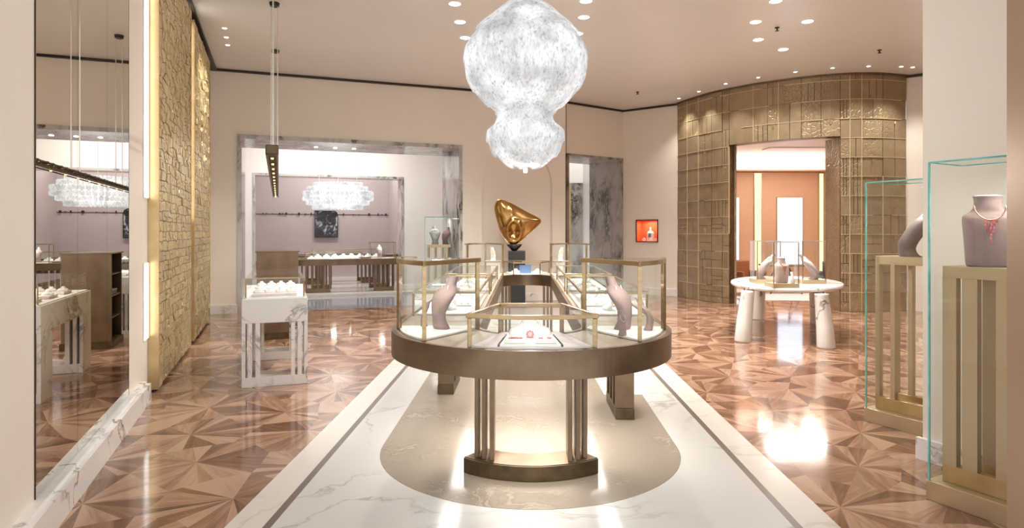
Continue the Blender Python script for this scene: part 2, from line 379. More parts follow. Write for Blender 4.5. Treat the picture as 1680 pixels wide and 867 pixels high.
# right part of the back: short angled walls
E0, F0, G0 = (1.33, 15.38), (2.88, 16.5), (4.08, 15.6)
dE, LE = unit(E0, F0); dF, LF = unit(F0, G0)
MB().vprism([(0, 0), (.6, 0), (.6, CEIL), (0, CEIL)], (1.25, 14.98), (.0, 1.), 0, .12).build('wall_return', M['wall'], kind='structure')
MB().vprism([(0, 3.48), (LE, 3.48), (LE, CEIL), (0, CEIL)], E0, dE, 0, .1).build('wall_corner', M['wall'], kind='structure')
portal('trim_4', E0, dE, 0.0, LE, 3.5, -.02, 1.2, M['marble_dark'], .06)
MB().vprism([(-.1, 0), (1.0, 0), (1.0, CEIL), (-.1, CEIL)], (1.25, 15.3), (0, 1), -.02, .1).build('wall_corner_left', M['wall'], kind='structure')
# niche in F-G
def sF(ratio): return s_at(ratio, F0, dF)
n0, n1 = sF(.1965), sF(.2300)
MB().vprism([(0, 0), (LF, 0), (LF, 1.34), (n0, 1.34), (n0, 1.89), (n1, 1.89), (n1, 1.34), (LF, 1.34001), (LF, CEIL), (0, CEIL)], F0, dF, 0, .06)
b = MB().vprism([(0, 0), (LF, 0), (LF, 1.34), (0, 1.34)], F0, dF, 0, .1).vprism([(0, 1.89), (LF, 1.89), (LF, CEIL), (0, CEIL)], F0, dF, 0, .1)
b.vprism([(0, 1.34), (n0, 1.34), (n0, 1.89), (0, 1.89)], F0, dF, 0, .1).vprism([(n1, 1.34), (LF, 1.34), (LF, 1.89), (n1, 1.89)], F0, dF, 0, .1)
b.build('wall_niche', M['wall'], kind='structure')
MB().vprism([(0, 0), (LF, 0), (LF, .17), (0, .17)], F0, dF, -.03, 0).build('baseboard_niche', M['marble'], kind='structure')
b = MB().vprism([(0, CEIL-.045), (LE, CEIL-.045), (LE, CEIL-.001), (0, CEIL-.001)], E0, dE, -.05, 0)
b.vprism([(0, CEIL-.045), (LF, CEIL-.045), (LF, CEIL-.001), (0, CEIL-.001)], F0, dF, -.05, 0).build('trim_5', M['dark'], kind='structure')
# passage beyond the dark marble opening
b = MB().bx(.5, 1.66, 19.6, 19.7, 0, CEIL).bx(2.24, 5.2, 19.6, 19.7, 0, CEIL).bx(1.66, 2.24, 19.6, 19.7, 3.1, CEIL)
b.build('wall_passage', M['white'], kind='structure')
MB().bx(1.82, 2.24, 19.62, 20.6, 0, 3.1).build('trim_6', M['marble_dark'], kind='structure')
MB().bx(1.6, 1.82, 19.62, 20.0, 0, 3.1).build('trim_7', M['gold'], kind='structure')
MB().vprism([(0, 0), (4, 0), (4, CEIL), (0, CEIL)], off(F0, dE, 1.2, .02), (-.0, 1), -.1, 0).build('wall_passage_right', M['white'], kind='structure')

# curved bronze wall
CP = [(4.08, 15.6), (4.32, 14.85), (4.62, 14.2), (5.2, 13.5), (5.85, 12.98), (6.5, 12.68), (7.2, 12.6), (7.95, 12.8)]
def catmull(P, n=10, closed=False):
    out = []; N = len(P)
    rng = range(N if closed else N-1)
    for i in rng:
        g = (lambda k: P[k % N]) if closed else (lambda k: P[min(max(k, 0), N-1)])
        p0, p1, p2, p3 = g(i-1), g(i), g(i+1), g(i+2)
        for j in range(n):
            t = j/n; out.append(tuple(.5*((2*b_)+(-a_+c_)*t+(2*a_-5*b_+4*c_-d_)*t*t+(-a_+3*b_-3*c_+d_)*t**3) for a_, b_, c_, d_ in zip(p0, p1, p2, p3)))
    if not closed: out.append(tuple(P[-1]))
    return out
CC = catmull(CP, 12); acc = [0]
for a_, b_ in zip(CC, CC[1:]): acc.append(acc[-1]+math.hypot(b_[0]-a_[0], b_[1]-a_[1]))
CL = acc[-1]
def cpt(s, t=0):
    s = min(max(s, 0), CL-1e-4); i = max(k for k in range(len(acc)-1) if acc[k] <= s)
    f = (s-acc[i])/(acc[i+1]-acc[i]); a_, b_ = CC[i], CC[i+1]
    (dx, dy), _ = unit(a_, b_)
    # room side is the right-hand normal (dy, -dx)
    return (a_[0]+(b_[0]-a_[0])*f - (-dy)*(-t), a_[1]+(b_[1]-a_[1])*f + (dx)*(-t)) if False else (a_[0]+(b_[0]-a_[0])*f + dy*t, a_[1]+(b_[1]-a_[1])*f - dx*t)
def s_curve(ratio):
    return min((abs(p[0]/p[1]-ratio), acc[i]) for i, p in enumerate(CC))[1]
sd0, sd1 = s_curve(.3423), s_curve(.5154)
DH = 3.5
def curved(b, a0, a1, z0, z1, t0, t1):
    n = max(1, int((a1-a0)/.12)); P = [cpt(a0+(a1-a0)*i/n, t0) for i in range(n+1)] + [cpt(a1-(a1-a0)*i/n, t1) for i in range(n+1)]
    b.prism(P, z0, z1)
b = MB(); curved(b, 0, sd0, 0, CEIL, -.25, 0); curved(b, sd1, CL, 0, CEIL, -.25, 0); curved(b, sd0, sd1, DH, CEIL, -.25, 0)
b.build('wall_curved', M['bronze_dark'], kind='structure')
def tone_attr(o, tones):
    me = o.data; ca = me.color_attributes.new('tone', 'FLOAT_COLOR', 'CORNER')
    ca.data.foreach_set('color', [c for p in me.polygons for _ in p.loop_indices for c in tones[p.index]])
b = MB(); tones = []
rr = random.Random(11)
cols = [0]
while cols[-1] < CL-.25: cols.append(cols[-1]+rr.choice((.22, .3, .36, .44)))
cols[-1] = CL
for k in (sd0, sd1):
    i = min(range(len(cols)), key=lambda j: abs(cols[j]-k)); cols[i] = k
for a0, a1 in zip(cols, cols[1:]):
    z = 0 if not (sd0-.01 <= a0 < sd1-.01) else DH
    big = rr.random() < .35
    while z < CEIL-.02:
        row = .385; nxt = (math.floor(z/row+.02)+1)*row
        h = nxt-z if z >= 1.9 or big else (nxt-z)*rr.choice((.34, .5, 1)) if nxt-z > .2 else nxt-z
        if z >= 1.9 and rr.random() < .25: h += row
        z2 = min(z+h, CEIL-.02)
        if CEIL-z2 < .08: z2 = CEIL-.02
        subs = 1 if rr.random() < .6 else rr.choice((2, 3))
        th = rr.choice((.005, .009, .014)); pat = 1.0 if rr.random() < .45 else 0.0
        for q in range(subs):
            u0, u1 = a0+(a1-a0)*q/subs, a0+(a1-a0)*(q+1)/subs
            n0_ = len(b.f); curved(b, u0+.006, u1-.006, z+.005, z2-.005, .0005, th)
            tn = (rr.random(), pat, 0, 1); tones += [tn]*(len(b.f)-n0_)
        if rr.random() < .12:
            n0_ = len(b.f); c = cpt((a0+a1)/2, th+.004); b.box(c[0], c[1], z2-.07, .03, .03, .05); tones += [(1, 0, 0, 1)]*(len(b.f)-n0_)
        z = z2
n0_ = len(b.f)
for a in cols[1:-1]:
    if rr.random() < .62:
        z0 = 0 if not (sd0+.02 < a < sd1-.02) else DH; z1 = CEIL-.03
        if rr.random() < .5 and z0 == 0: z0 = rr.choice((0, 1.155, 1.54)); z1 = rr.choice((2.7, 3.465, CEIL-.03))
        curved(b, a-.006, a+.006, z0+.01, z1, .0, .022)
for k in range(1, 13):
    a = 0
    while a < CL-.1:
        e = min(CL, a+rr.uniform(.5, 1.8))
        for u0, u1 in ([(a, e)] if k*.385 > DH else [(a, min(e, sd0-.01)), (max(a, sd1+.01), e)]):
            if u1-u0 > .1: curved(b, u0, u1, k*.385-.005, k*.385+.005, .0, .02)
        a = e+rr.choice((0, .2, .45))
tones += [(2.6, 0, 0, 1)]*(len(b.f)-n0_)
o = b.build('wall_panelling', M['relief'], kind='structure'); tone_attr(o, tones)
b = MB(); curved(b, 0, CL, CEIL-.03, CEIL-.001, .03, .07); b.build('trim_8', M['bronze'], kind='structure')
# doorway lining
pl, pr = cpt(sd0), cpt(sd1)
b = MB().bx(pl[0]-.02, pl[0]+.2, pl[1]+.12, pl[1]+.5, 0, DH).bx(pr[0]-.0, pr[0]+.12, pr[1]+.02, pr[1]+.6, 0, DH)
b.build('door_1', M['relief'], kind='structure'); tone_attr(bpy.data.objects['door_1'], [(.1, 1, 0, 1)]*12)
# room behind the doorway
MB().bx(4.5, 12, 17.6, 17.75, 0, 4.2).build('wall_room_back', M['orange'], kind='structure')
MB().prism([(4.3, 15.75), (4.4, 15.7), (5.75, 17.7), (5.6, 17.75)], 0, 4.2).build('wall_room_left', M['orange'], kind='structure')
MB().prism([(8.3, 13.0), (8.5, 13.0), (10.8, 17.7), (10.6, 17.7)], 0, 4.2).build('wall_room_right', M['orange'], kind='structure')
MB().prism([(4.3, 15.95), (4.95, 14.25), (6.5, 12.95), (8.1, 13.05), (10.7, 17.6), (5.7, 17.6)], 3.62, 3.7).build('ceiling_room', M['white'], kind='structure')
MB().prism([(4.9, 15.5), (5.7, 14.7), (7.6, 14.4), (9.2, 17.5), (5.8, 17.5)], .0005, .012).build('floor_room', M['pinkfab'], kind='structure')
# right hand walls
b = MB(); W = [(7.97, 12.82), (8.25, 12.6), (9.9, 10.4), (9.9, 5.3), (3.9, 5.1)]
for p, q in ((W[0], W[1]), (W[1], W[2]), (W[2], W[3]), (W[3], W[4])):
    d, L = unit(p, q); b.vprism([(0, 0), (L, 0), (L, CEIL), (0, CEIL)], p, d, 0, .12)
b.build('wall_right', M['wall'], kind='structure')
d, L = unit(W[0], W[1])
MB().vprism([(0, CEIL-.05), (L+.5, CEIL-.05), (L+.5, CEIL-.001), (0, CEIL-.001)], W[0], d, -.05, 0).build('trim_9', M['dark'], kind='structure')
dW = (.445, -.8955); PW = (2.89, 4.46)
MB().vprism([(0, 0), (2.4, 0), (2.4, CEIL), (0, CEIL)], PW, dW, 0, 1.2).build('wall_right_near', M['wall'], kind='structure')
MB().vprism([(-.03, 0), (2.4, 0), (2.4, .15), (-.03, .15)], PW, dW, -.035, 0).build('baseboard_right', M['marble'], kind='structure')
MB().bx(2.31, 2.9, 2.6, 2.96, 0, CEIL).build('wall_right_end', M['brownwall'], kind='structure')

# ------------------------------------------------------------------ light fittings in the ceiling
def downlight(x, y, label, grp, r=.08, power=SPOT_MAIN, ang=140):
    t = thing('downlight', label, 'ceiling light', (x, y, CEIL), 0, grp)
    n = 24; b = MB()
    b.add([((r+.014*k)*math.cos(2*math.pi*i/n), (r+.014*k)*math.sin(2*math.pi*i/n), -.001-.006*(1-k)) for k in (0, 1) for i in range(n)],
          [(i, (i+1) % n, (i+1) % n+n, i+n) for i in range(n)]).build('trim_ring', M['white'], t)
    MB().add([(r*math.cos(2*math.pi*i/n), r*math.sin(2*math.pi*i/n), -.004) for i in range(n)], [tuple(range(n))[::-1]]).build('lens', M['lamp'], t)
    spot('downlight_beam', (0, 0, -.03), power, ang, t, rad=r)
    return t
O3 = ('nearest', 'middle', 'farthest')
for i, (x, y) in enumerate(((-.79, 8.76), (-.78, 9.52), (-.76, 10.3))): downlight(x, y, 'round white downlight left of the big chandelier, %s of its row of three' % O3[i], 'downlights left of the chandelier')
for i, (x, y) in enumerate(((1.01, 8.66), (1.056, 9.31), (1.047, 10.08))): downlight(x, y, 'round white downlight right of the big chandelier, %s of its row of three' % O3[i], 'downlights right of the chandelier')
for (x, y, l) in ((3.6, 8.66, 'nearest of the cluster of five'), (3.66, 9.52, 'on the left, second nearest of the cluster of five'), (4.43, 9.5, 'alone on the right side of the cluster of five'), (4.04, 10.4, 'on the left, behind the small sensor'), (4.69, 10.96, 'farthest of the cluster of five')):
    downlight(x, y, 'round downlight over the marble table, ' + l, 'downlights over the round marble table')
ORD = ('first', 'second', 'third', 'fourth', 'fifth', 'sixth', 'seventh', 'eighth', 'ninth')
for i, (x, y) in enumerate(((3.95, 15.0), (4.2, 14.25), (4.55, 13.5), (5.03, 12.95), (5.59, 12.5), (6.17, 12.2), (6.79, 12.07), (7.43, 12.1), (7.68, 12.15))):
    downlight(x, y, 'small spotlight along the curved bronze wall, %s from the cream corner wall' % ORD[i], 'small spotlights along the curved bronze wall', .035, SPOT_SMALL, 90)
for i, (x, y) in enumerate(((-4.45, 9.81), (-4.63, 10.27), (-4.8, 10.7))): downlight(x, y, 'small square-cornered spotlight near the gold screens, %s of three' % O3[i], 'small spotlights near the gold screens', .035, SPOT_SMALL, 90)
# fill lamps added out of view over the front, for more light
for x, y, l in ((-1.3, 2.2, 'left of the entrance'), (1.3, 2.2, 'right of the entrance'), (-1.2, 5.0, 'left of the oval counter front'), (1.3, 5.0, 'right of the oval counter front'), (-2.2, 6.9, 'in front of the marble counter'), (2.9, 6.2, 'beside the glass towers')):
    downlight(x, y, 'added unseen fill downlight ' + l, 'added fill downlights over the front of the shop', power=30)
for x, y, l in ((4.09, 9.78, 'small dark sprinkler head among the cluster of five downlights'), (6.37, 10.99, 'small dark sprinkler head near the right end of the bronze wall'), (2.83, 14.3, 'small dark sprinkler head near the corner left of the bronze wall'), (-4.0, 7.2, 'small dark sprinkler head seen in the mirror')):
    t = thing('sprinkler', l, 'sprinkler', (x, y, CEIL))
    MB().loft([(0, 0, 0, .035, .035), (0, 0, -.012, .035, .035), (0, 0, -.014, .012, .012), (0, 0, -.05, .01, .01)], 12).build('body', M['dark'], t)
    MB().loft([(0, 0, -.05, .03, .03), (0, 0, -.056, .03, .03)], 12).build('deflector', M['dark'], t)
t = thing('lintel_light', 'small bright spot under the marble lintel, left of three', 'ceiling light', (0, 0, 0))
MB().loft([(0, 0, 0, .04, .04), (0, 0, -.006, .04, .04)], 14).build('lens', M['lamp'], t)
spot('lintel_beam', (0, 0, -.02), 30, 120, t)
for i, s in enumerate((2.0, 2.4, 2.8)):
    p = off(C0, dB, .8, s)
    if i == 0: t.location = (p[0], p[1], 3.418)
    else: dup(t, (p[0], p[1], 3.418), 0, 'small bright spot under the marble lintel, %s of three' % ('', 'middle', 'right')[i])

# ceiling panels added as fill light for the back rooms
def fill_panel(x, y, z, sx, sy, p, label, col=(1, .97, .93), rot=0):
    t = thing('fill_light_panel', label, 'ceiling light', (x, y, z), rot)
    b = MB().bx(-sx/2-.03, sx/2+.03, -sy/2-.03, sy/2+.03, -.02, 0); b.build('housing', M['white'], t)
    area('fill_panel_glow', (0, 0, -.03), sx, sy, p, col, parent=t)
c = off(C0, dB, 3.3, 2.6); fill_panel(c[0], c[1], CEIL, 2.6, .5, 150, 'added fill light panel of the lobby behind the marble portal', rot=.355)
c = off(C0, dB, 7.0, 3.0); fill_panel(c[0], c[1], CEIL, 2.6, .5, 110, 'added fill light panel of the mauve salon', rot=.355)
fill_panel(7.0, 15.4, 3.62, 1.6, .4, 110, 'added fill light panel of the terracotta room', (1, .93, .84))
t = thing('fill_uplight', 'added fill uplight high on the terracotta room back wall', 'ceiling light', (7.2, 17.5, 3.3))  # uplight added only to whiten this room's ceiling
MB().bx(-1.6, 1.6, -.06, .099, -.04, 0).build('trough', M['orange'], t)
area('fill_uplight_glow', (0, -.0, .01), 3.0, .08, 40, (1, .97, .97), rot=(R(180), 0, 0), parent=t)
fill_panel(2.2, 18.2, CEIL, .5, 1.6, 60, 'added fill light panel of the passage behind the dark marble opening')

# ------------------------------------------------------------------ left wall: mirror, gold screens, light slots
def leftpt(y, out=0): return (wl(y)+out*.9369, y+out*.3497)
s0m, s1m = onleft(3.32), onleft(5.43)
mirror = thing('wall_mirror', 'tall frameless wall mirror of three panels set in the cream left wall', 'mirror', (0, 0, 0))
for k in range(3):
    a0, a1 = s0m+(s1m-s0m)*k/3, s0m+(s1m-s0m)*(k+1)/3
    MB().vprism([(a0+.002, .195), (a1-.002, .195), (a1-.002, CEIL-.02), (a0+.002, CEIL-.02)], L0, dL, -.005, 0).build('mirror_panel', M['mirror'], mirror)
b = MB()
for a0 in (s0m-.006, s1m): b.vprism([(a0, .195), (a0+.006, .195), (a0+.006, CEIL-.02), (a0, CEIL-.02)], L0, dL, -.006, 0)
b.build('frame', M['dark'], mirror)
def screen(y0, y1, label, seed):
    a0, a1 = onleft(y0), onleft(y1); H = CEIL-.12; Lx = a1-a0; rr = random.Random(seed)
    t = thing('gold_screen', label, 'decorative screen', (0, 0, 0), 0, 'gold lattice screens on the left wall')
    b = MB().vprism([(a0, .03), (a1, .03), (a1, H), (a0, H)], L0, dL, -.085, 0); b.build('backing', M['bronze'], t)
    nc, nr = int(Lx/.15), int(H/.105); b = MB(); tn = []
    def pt(i, j):
        u, v = i/nc, j/nr; r2 = random.Random(seed*1000003+int(i*2)*7919+j)
        k = max(0, (v-.3)/.7); ji = .06+.4*k
        ox = (0.28*k if j % 2 else -.28*k)
        sh = .9*math.sin(v*5)*k*.3
        ii = i+ox+r2.uniform(-ji, ji)*(0 < i < nc)+sh; jj = j+r2.uniform(-ji, ji)*(0 < j < nr)
        ii += 0; return (a0+min(max(ii/nc, 0), 1)*Lx, .04+min(max(jj/nr, 0), 1)*(H-.05))
    for j in range(nr):
        for i in range(nc):
            q = [pt(i, j), pt(i+1, j), pt(i+1, j+1), pt(i, j+1)]
            cx, cy = sum(p[0] for p in q)/4, sum(p[1] for p in q)/4
            if min(abs(q[1][0]-q[0][0]), abs(q[2][0]-q[3][0])) < .03: continue
            k = .91; hgt = rr.choice((.004, .007, .011)); n0_ = len(b.f)
            q = [(cx+(p[0]-cx)*k, cy+(p[1]-cy)*k) for p in q]
            sub = rr.random(); e = .004
            def lp(a, c_, t): return (a[0]+(c_[0]-a[0])*t, a[1]+(c_[1]-a[1])*t)
            def put(p): b.vprism(p, L0, dL, -.085-hgt*rr.choice((.6, 1, 1.6)), -.0851)
            if sub < .3:      # cut across
                w_ = rr.uniform(.3, .7); put([q[0], lp(q[0], q[1], w_-.03), lp(q[3], q[2], w_-.03), q[3]]); put([lp(q[0], q[1], w_+.03), q[1], q[2], lp(q[3], q[2], w_+.03)])
            elif sub < .5:    # cut level
                w_ = rr.uniform(.35, .65); put([q[0], q[1], lp(q[1], q[2], w_-.04), lp(q[0], q[3], w_-.04)]); put([lp(q[0], q[3], w_+.04), lp(q[1], q[2], w_+.04), q[2], q[3]])
            elif sub < .7:    # cut on the slant
                put([q[0], lp(q[0], q[1], .94), lp(q[0], q[3], .94)]); put([lp(q[2], q[1], .94), q[2], lp(q[2], q[3], .94)])
            elif sub < .85:   # nested rectangle
                put(q); m_ = (cx, cy); b.vprism([lp(p, m_, .4) for p in q], L0, dL, -.085-hgt*1.6-.006, -.085)
            else: put(q)
            tn += [(rr.random(), 1 if rr.random() < .5 else 0, 0, 1)]*(len(b.f)-n0_)
    o = b.build('lattice_relief', M['goldrelief'], t); tone_attr(o, tn)
    for s in (a0-.02, a1): MB().vprism([(s, .03), (s+.02, .03), (s+.02, H), (s, H)], L0, dL, -.098, 0).build('side_edge', M['gold'], t)
screen(6.28, 8.7, 'gold embossed lattice screen on the left wall, next to the mirror', 5)
screen(9.05, 11.2, 'gold embossed lattice screen on the left wall, next to the back corner', 6)
def slot(y0, y1, z0, z1, label):
    t = thing('light_slot', label, 'wall light', (0, 0, 0), 0, 'vertical light slots between the gold screens')
    a0, a1 = onleft(y0), onleft(y1)
    MB().vprism([(a0, z0), (a1, z0), (a1, z1), (a0, z1)], L0, dL, -.012, 0).build('housing', M['white'], t)
    MB().vprism([(a0+.01, z0+.01), (a1-.01, z0+.01), (a1-.01, z1-.01), (a0+.01, z1-.01)], L0, dL, -.018, -.0121).build('diffuser', M['led'], t)
slot(6.02, 6.22, 1.92, CEIL-.06, 'tall lit slot between the mirror pier and the first gold screen')
slot(6.02, 6.22, .55, 1.3, 'short lower lit slot left of the first gold screen')
slot(8.76, 8.98, 1.75, CEIL-.12, 'tall lit slot between the two gold screens')

# ------------------------------------------------------------------ jewellery display pieces
def bust_mesh(h=.35, wd=.1, lean=.06, dp=.03):
    k = h/.35
    prof_ = [(0, 0, .07, .05), (.02, -.005, .07, .05), (.06, -.012, .06, .042), (.11, -.014, .07, .04), (.17, -.006, wd*.85, dp), (.22, .01, wd, dp*1.1), (.25, .024, wd*.92, dp*1.1), (.275, .036, wd*.6, .04), (.295, .044, .045, .035), (.34, .055, .04, .032), (.35, .057, .04, .032)]
    secs = [(0, y*lean/.058, z, a, b_) for z, y, a, b_ in prof_]
    P = catmull([tuple(s) for s in secs], 4); return MB().loft([(x*k, y*k, z*k, a*k, b_*k) for x, y, z, a, b_ in P], 26)
def easel(x, y, z, rot, h, label, fab):
    t = thing('necklace_bust', label, 'display bust', (x, y, z), rot); k = h/.4
    P = catmull([(0, -.05, 0, .09, .075), (0, -.065, .02, .085, .065), (0, -.075, .06, .09, .06), (0, -.06, .12, .12, .068), (0, -.005, .21, .145, .075), (0, .045, .28, .135, .07), (0, .08, .32, .08, .05), (0, .1, .345, .055, .036), (0, .13, .39, .05, .034), (0, .135, .4, .052, .034)], 4)
    MB().loft([tuple(q*k for q in c) for c in P], 26).build('body', M[fab], t, True)
    b = MB(); b.tube([(.055*math.cos(math.pi*i/10)*k*1.1, (.075-.1*math.sin(math.pi*i/10))*k, (.36-.1*math.sin(math.pi*i/10))*k) for i in range(11)], .008*k, 6)
    b.build('necklace', M['diamond'], t, True); return t
def necklace(k, parent, mat, drop=.12, lean=.06, pend='bar'):
    b = MB(); path = []
    for i in range(13):
        a = math.pi*i/12; u = math.sin(a); x = -.04*math.cos(a)*(1+.5*u)
        z = .292-drop*u*.8; y = .04*lean/.058 - .036 - .03*u
        path.append((x*k, y*k, z*k))
    b.tube(path, .0035*k, 6)
    return b.build('necklace', mat, parent, True)
def bust(x, y, z, rot, h, label, fab='mauvefab', neck='diamond', grp=None, lean=.06, wd=.1, dp=.03):
    t = thing('necklace_bust', label, 'display bust', (x, y, z), rot, grp)
    bust_mesh(h, wd, lean, dp).build('body', M[fab], t, True)
    if neck: tag_ = necklace(h/.35, t, M[neck], lean=lean)
    return t
def torso(x, y, z, rot, h, label, fab='mauvefab', neck='rosegold'):
    # broad-shouldered bust with a flat oval neck cut
    t = thing('necklace_bust', label, 'display bust', (x, y, z), rot)
    k = h/.41
    P = catmull([(0, 0, 0, .095, .05), (0, 0, .015, .108, .055), (0, -.005, .1, .115, .06), (0, -.005, .2, .122, .06), (0, 0, .27, .126, .058), (0, .005, .297, .118, .052), (0, .009, .318, .088, .048), (0, .012, .345, .07, .05), (0, .014, .385, .067, .05), (0, .014, .41, .074, .053)], 5)
    MB().loft([tuple(q*k for q in s) for s in P], 32).build('body', M[fab], t, True)
    MB().loft([(0, .014*k, .4101*k, .07*k, .05*k), (0, .012*k, .414*k, .05*k, .04*k)], 24).build('neck_cap', M['whitefab'], t)
    b = MB(); path = []
    for i in range(17):
        a = math.pi*i/16; u = math.sin(a); path.append((-.074*math.cos(a)*k, (-.046-.034*u)*k, (.355-.085*u)*k))
    b.tube(path, .004*k, 6)
    n = b.build('necklace', M[neck], t, True)
    b = MB()
    rr = random.Random(2)
    for r_ in range(7):
        for c_ in range(-2, 3):
            if abs(c_) > (2.6-r_*.42): continue
            b.box(c_*.013*k+rr.uniform(-.003, .003), -.083*k, (.262-r_*.019)*k, .011*k, .006, .013*k, rr.uniform(-.5, .5))
    b.build('pendant', M['rose'], n)
    return t
def neck_form(x, y, z, rot, s, label, fab='whitefab', grp=None, neck='diamond'):
    # low collar form lying on a tray
    t = thing('collar_stand', label, 'display stand', (x, y, z), rot, grp)
    P = catmull([(0, 0, 0, .12, .05), (0, .0, .02, .125, .05), (0, .02, .045, .115, .04), (0, .04, .07, .06, .03), (0, .055, .1, .045, .025), (0, .06, .11, .05, .025)], 4)
    MB().loft([tuple(q*s for q in c_) for c_ in P], 24).build('body', M[fab], t, True)
    if neck:
        path = [((-.05*math.cos(math.pi*i/10))*s, (.02-.065*math.sin(math.pi*i/10))*s, (.085-.045*math.sin(math.pi*i/10))*s) for i in range(11)]
        MB().tube(path, .003*s, 6).build('necklace', M[neck], t, True)
    return t

def glass_case(name, label, P, z0, z1, cat='glass display case', rails=None, posts=None, pad='whitefab', rw=.011, grp=None, top=True, light=0, metal='brass', rt=.02, loc=(0, 0, 0), rot=0):
    # P: corner points of the footprint (local to loc), anticlockwise
    t = thing(name, label, cat, loc, rot, grp); n = len(P)
    cx, cy = sum(p[0] for p in P)/n, sum(p[1] for p in P)/n
    rails = range(n) if rails is None else rails; posts = range(n) if posts is None else posts
    b = MB()
    for i in range(n):
        a, q = P[i], P[(i+1) % n]; b.add([(a[0], a[1], z0+.001), (q[0], q[1], z0+.001), (q[0], q[1], z1), (a[0], a[1], z1)], [(0, 1, 2, 3)])
    if top: b.add([(x, y, z1) for x, y in P], [tuple(range(n))])
    b.build('glass', M['glass'], t)
    b = MB()
    for i in rails:
        a, q = P[i], P[(i+1) % n]; d, L = unit(a, q)
        b.box((a[0]+q[0])/2, (a[1]+q[1])/2, z1-rt/2+.004, L+rw*.8, rw*1.3, rt, math.atan2(d[1], d[0]))
    b.build('top_rail', M[metal], t, bevel=.002)
    for i in posts:
        a = P[i]; dx, dy = cx-a[0], cy-a[1]; L = math.hypot(dx, dy)
        MB().box(a[0]+dx/L*rw*.5, a[1]+dy/L*rw*.5, (z0+z1-rt)/2+.001, rw*1.3, rw*1.3, z1-z0-rt, math.atan2(dy, dx)).build('post', M[metal], t, bevel=.002)
    if pad:
        s = .93; MB().prism([(cx+(x-cx)*s, cy+(y-cy)*s) for x, y in P], z0+.001, z0+.012).build('pad', M[pad], t)
    if light:
        area('case_led', (cx, cy, z1-.03), .25, .12, light, (1, .96, .9), parent=t)
    return t

# ------------------------------------------------------------------ oval counters
def stadium(Rr, L, n=80):
    return [(Rr*math.cos(R(180+180*i/n)), Rr*math.sin(R(180+180*i/n))) for i in range(n+1)] + [(Rr*math.cos(R(180*i/n)), L+Rr*math.sin(R(180*i/n))) for i in range(n+1)]
def ring(b, O, I, z0, z1):
    n = len(O); vs = [(x, y, z) for z in (z0, z1) for P in (O, I) for x, y in P]
    f = []
    for i in range(n):
        j = (i+1) % n
        f += [(i, j, j+2*n, i+2*n), (n+j, n+i, n+i+2*n, n+j+2*n), (i+2*n, j+2*n, j+3*n, i+3*n), (j, i, i+n, j+n)]
    b.add(vs, f)
def arc_leg(t, cy, sgn, Rb=.7, hw=39.5, h=.79, bronze='bronze'):
    leg = None
    P = [(Rb*math.sin(R(a)), cy-sgn*Rb*math.cos(R(a))) for a in [(-hw+2*hw*i/14) for i in range(15)]]
    Q = [((Rb-.24)*math.sin(R(a)), cy-sgn*(Rb-.24)*math.cos(R(a))) for a in [(hw-2*hw*i/14) for i in range(15)]]
    leg = MB().prism(P+Q, .0065, .105).build('leg', M['bronze_dark'], t, bevel=.004)
    P2 = [(p[0]*.985, cy+(p[1]-cy)*.985) for p in P]; Q2 = [(p[0]*1.02, cy+(p[1]-cy)*1.02) for p in Q]
    MB().prism(P2+Q2, .1051, .109).build('top_plate', M['bronze'], leg)
    for a in (-hw+1.6, -hw+7.6, -hw+13.6, hw-13.6, hw-7.6, hw-1.6):
        r_ = Rb-.12; x, y = r_*math.sin(R(a)), cy-sgn*r_*math.cos(R(a))
        MB().box(x, y, (h+.109)/2, .03, .19, h-.109, 0).build('fin', M[bronze], leg, bevel=.003)
def side_leg(t, x, y0, y1, h=.79):
    L = MB().bx(x-.08, x+.08, y0, y1, .0065, .1).build('leg', M['bronze_dark'], t, bevel=.004)
    for k in range(4):
        y = y0+.012+(y1-y0-.06)*k/3
        MB().bx(x-.078, x+.078, y, y+.035, .1, h).build('fin', M['bronze'], L, bevel=.003)
def counter(label, loc, rot, Ro, Ri, L, h=.95, platform=0):
    t = thing('oval_counter', label, 'display counter', loc, rot)
    O, I = stadium(Ro, L), stadium(Ri, L)
    b = MB(); ring(b, O, stadium(Ro-.03, L), h-.16, h); ring(b, stadium(Ri+.03, L), I, h-.16, h); b.build('apron', M['bronze'], t)
    b = MB(); ring(b, stadium(Ro-.0305, L), stadium(Ri+.0305, L), h-.05, h-.006); b.build('worktop', M['tan'], t)
    b = MB(); ring(b, stadium(Ro-.0305, L), stadium(Ri+.0305, L), h-.14, h-.12); b.build('underside', M['bronze_dark'], t)
    return t
ct = counter('big oval bronze-edged counter on fin legs in the middle of the shop', (.128, 4.38, 0), -.0183, .945, .35, 4.8)
arc_leg(ct, .34, 1); arc_leg(ct, 4.8-.34, -1)
side_leg(ct, .81, .99, 1.6); side_leg(ct, -.81, 1.8, 2.4); side_leg(ct, .81, 3.4, 4.0); side_leg(ct, -.81, 3.4, 4.0)
for x, y, sx, sy, p in ((0, -.5, .4, .12, 2.5), (0, .3, .5, .5, 9), (-.66, .6, .15, 1.0, 2.5), (.66, .6, .15, 1.0, 2.5), (-.66, 2.3, .15, 1.6, 7), (.66, 2.3, .15, 1.6, 7), (0, 4.3, .8, .2, 4)):
    area('counter_led', (x, y, .8), sx, sy, p*1.6, (1, .97, .92), parent=ct, spread=150)
CZ = .946; CR = -.0183; CO = (.128, 4.38)
def cw(x, y): return (CO[0]+x*math.cos(CR)-y*math.sin(CR), CO[1]+x*math.sin(CR)+y*math.cos(CR))
pol = lambda r, a: (r*math.cos(R(a)), r*math.sin(R(a)))
far = lambda P: [(x, 4.8-y) for x, y in P][::-1]
PA = [pol(.903, a) for a in (246.5, 255, 263, 270, 277, 285, 293.5)] + [(.2, -.31), (-.2, -.31)]
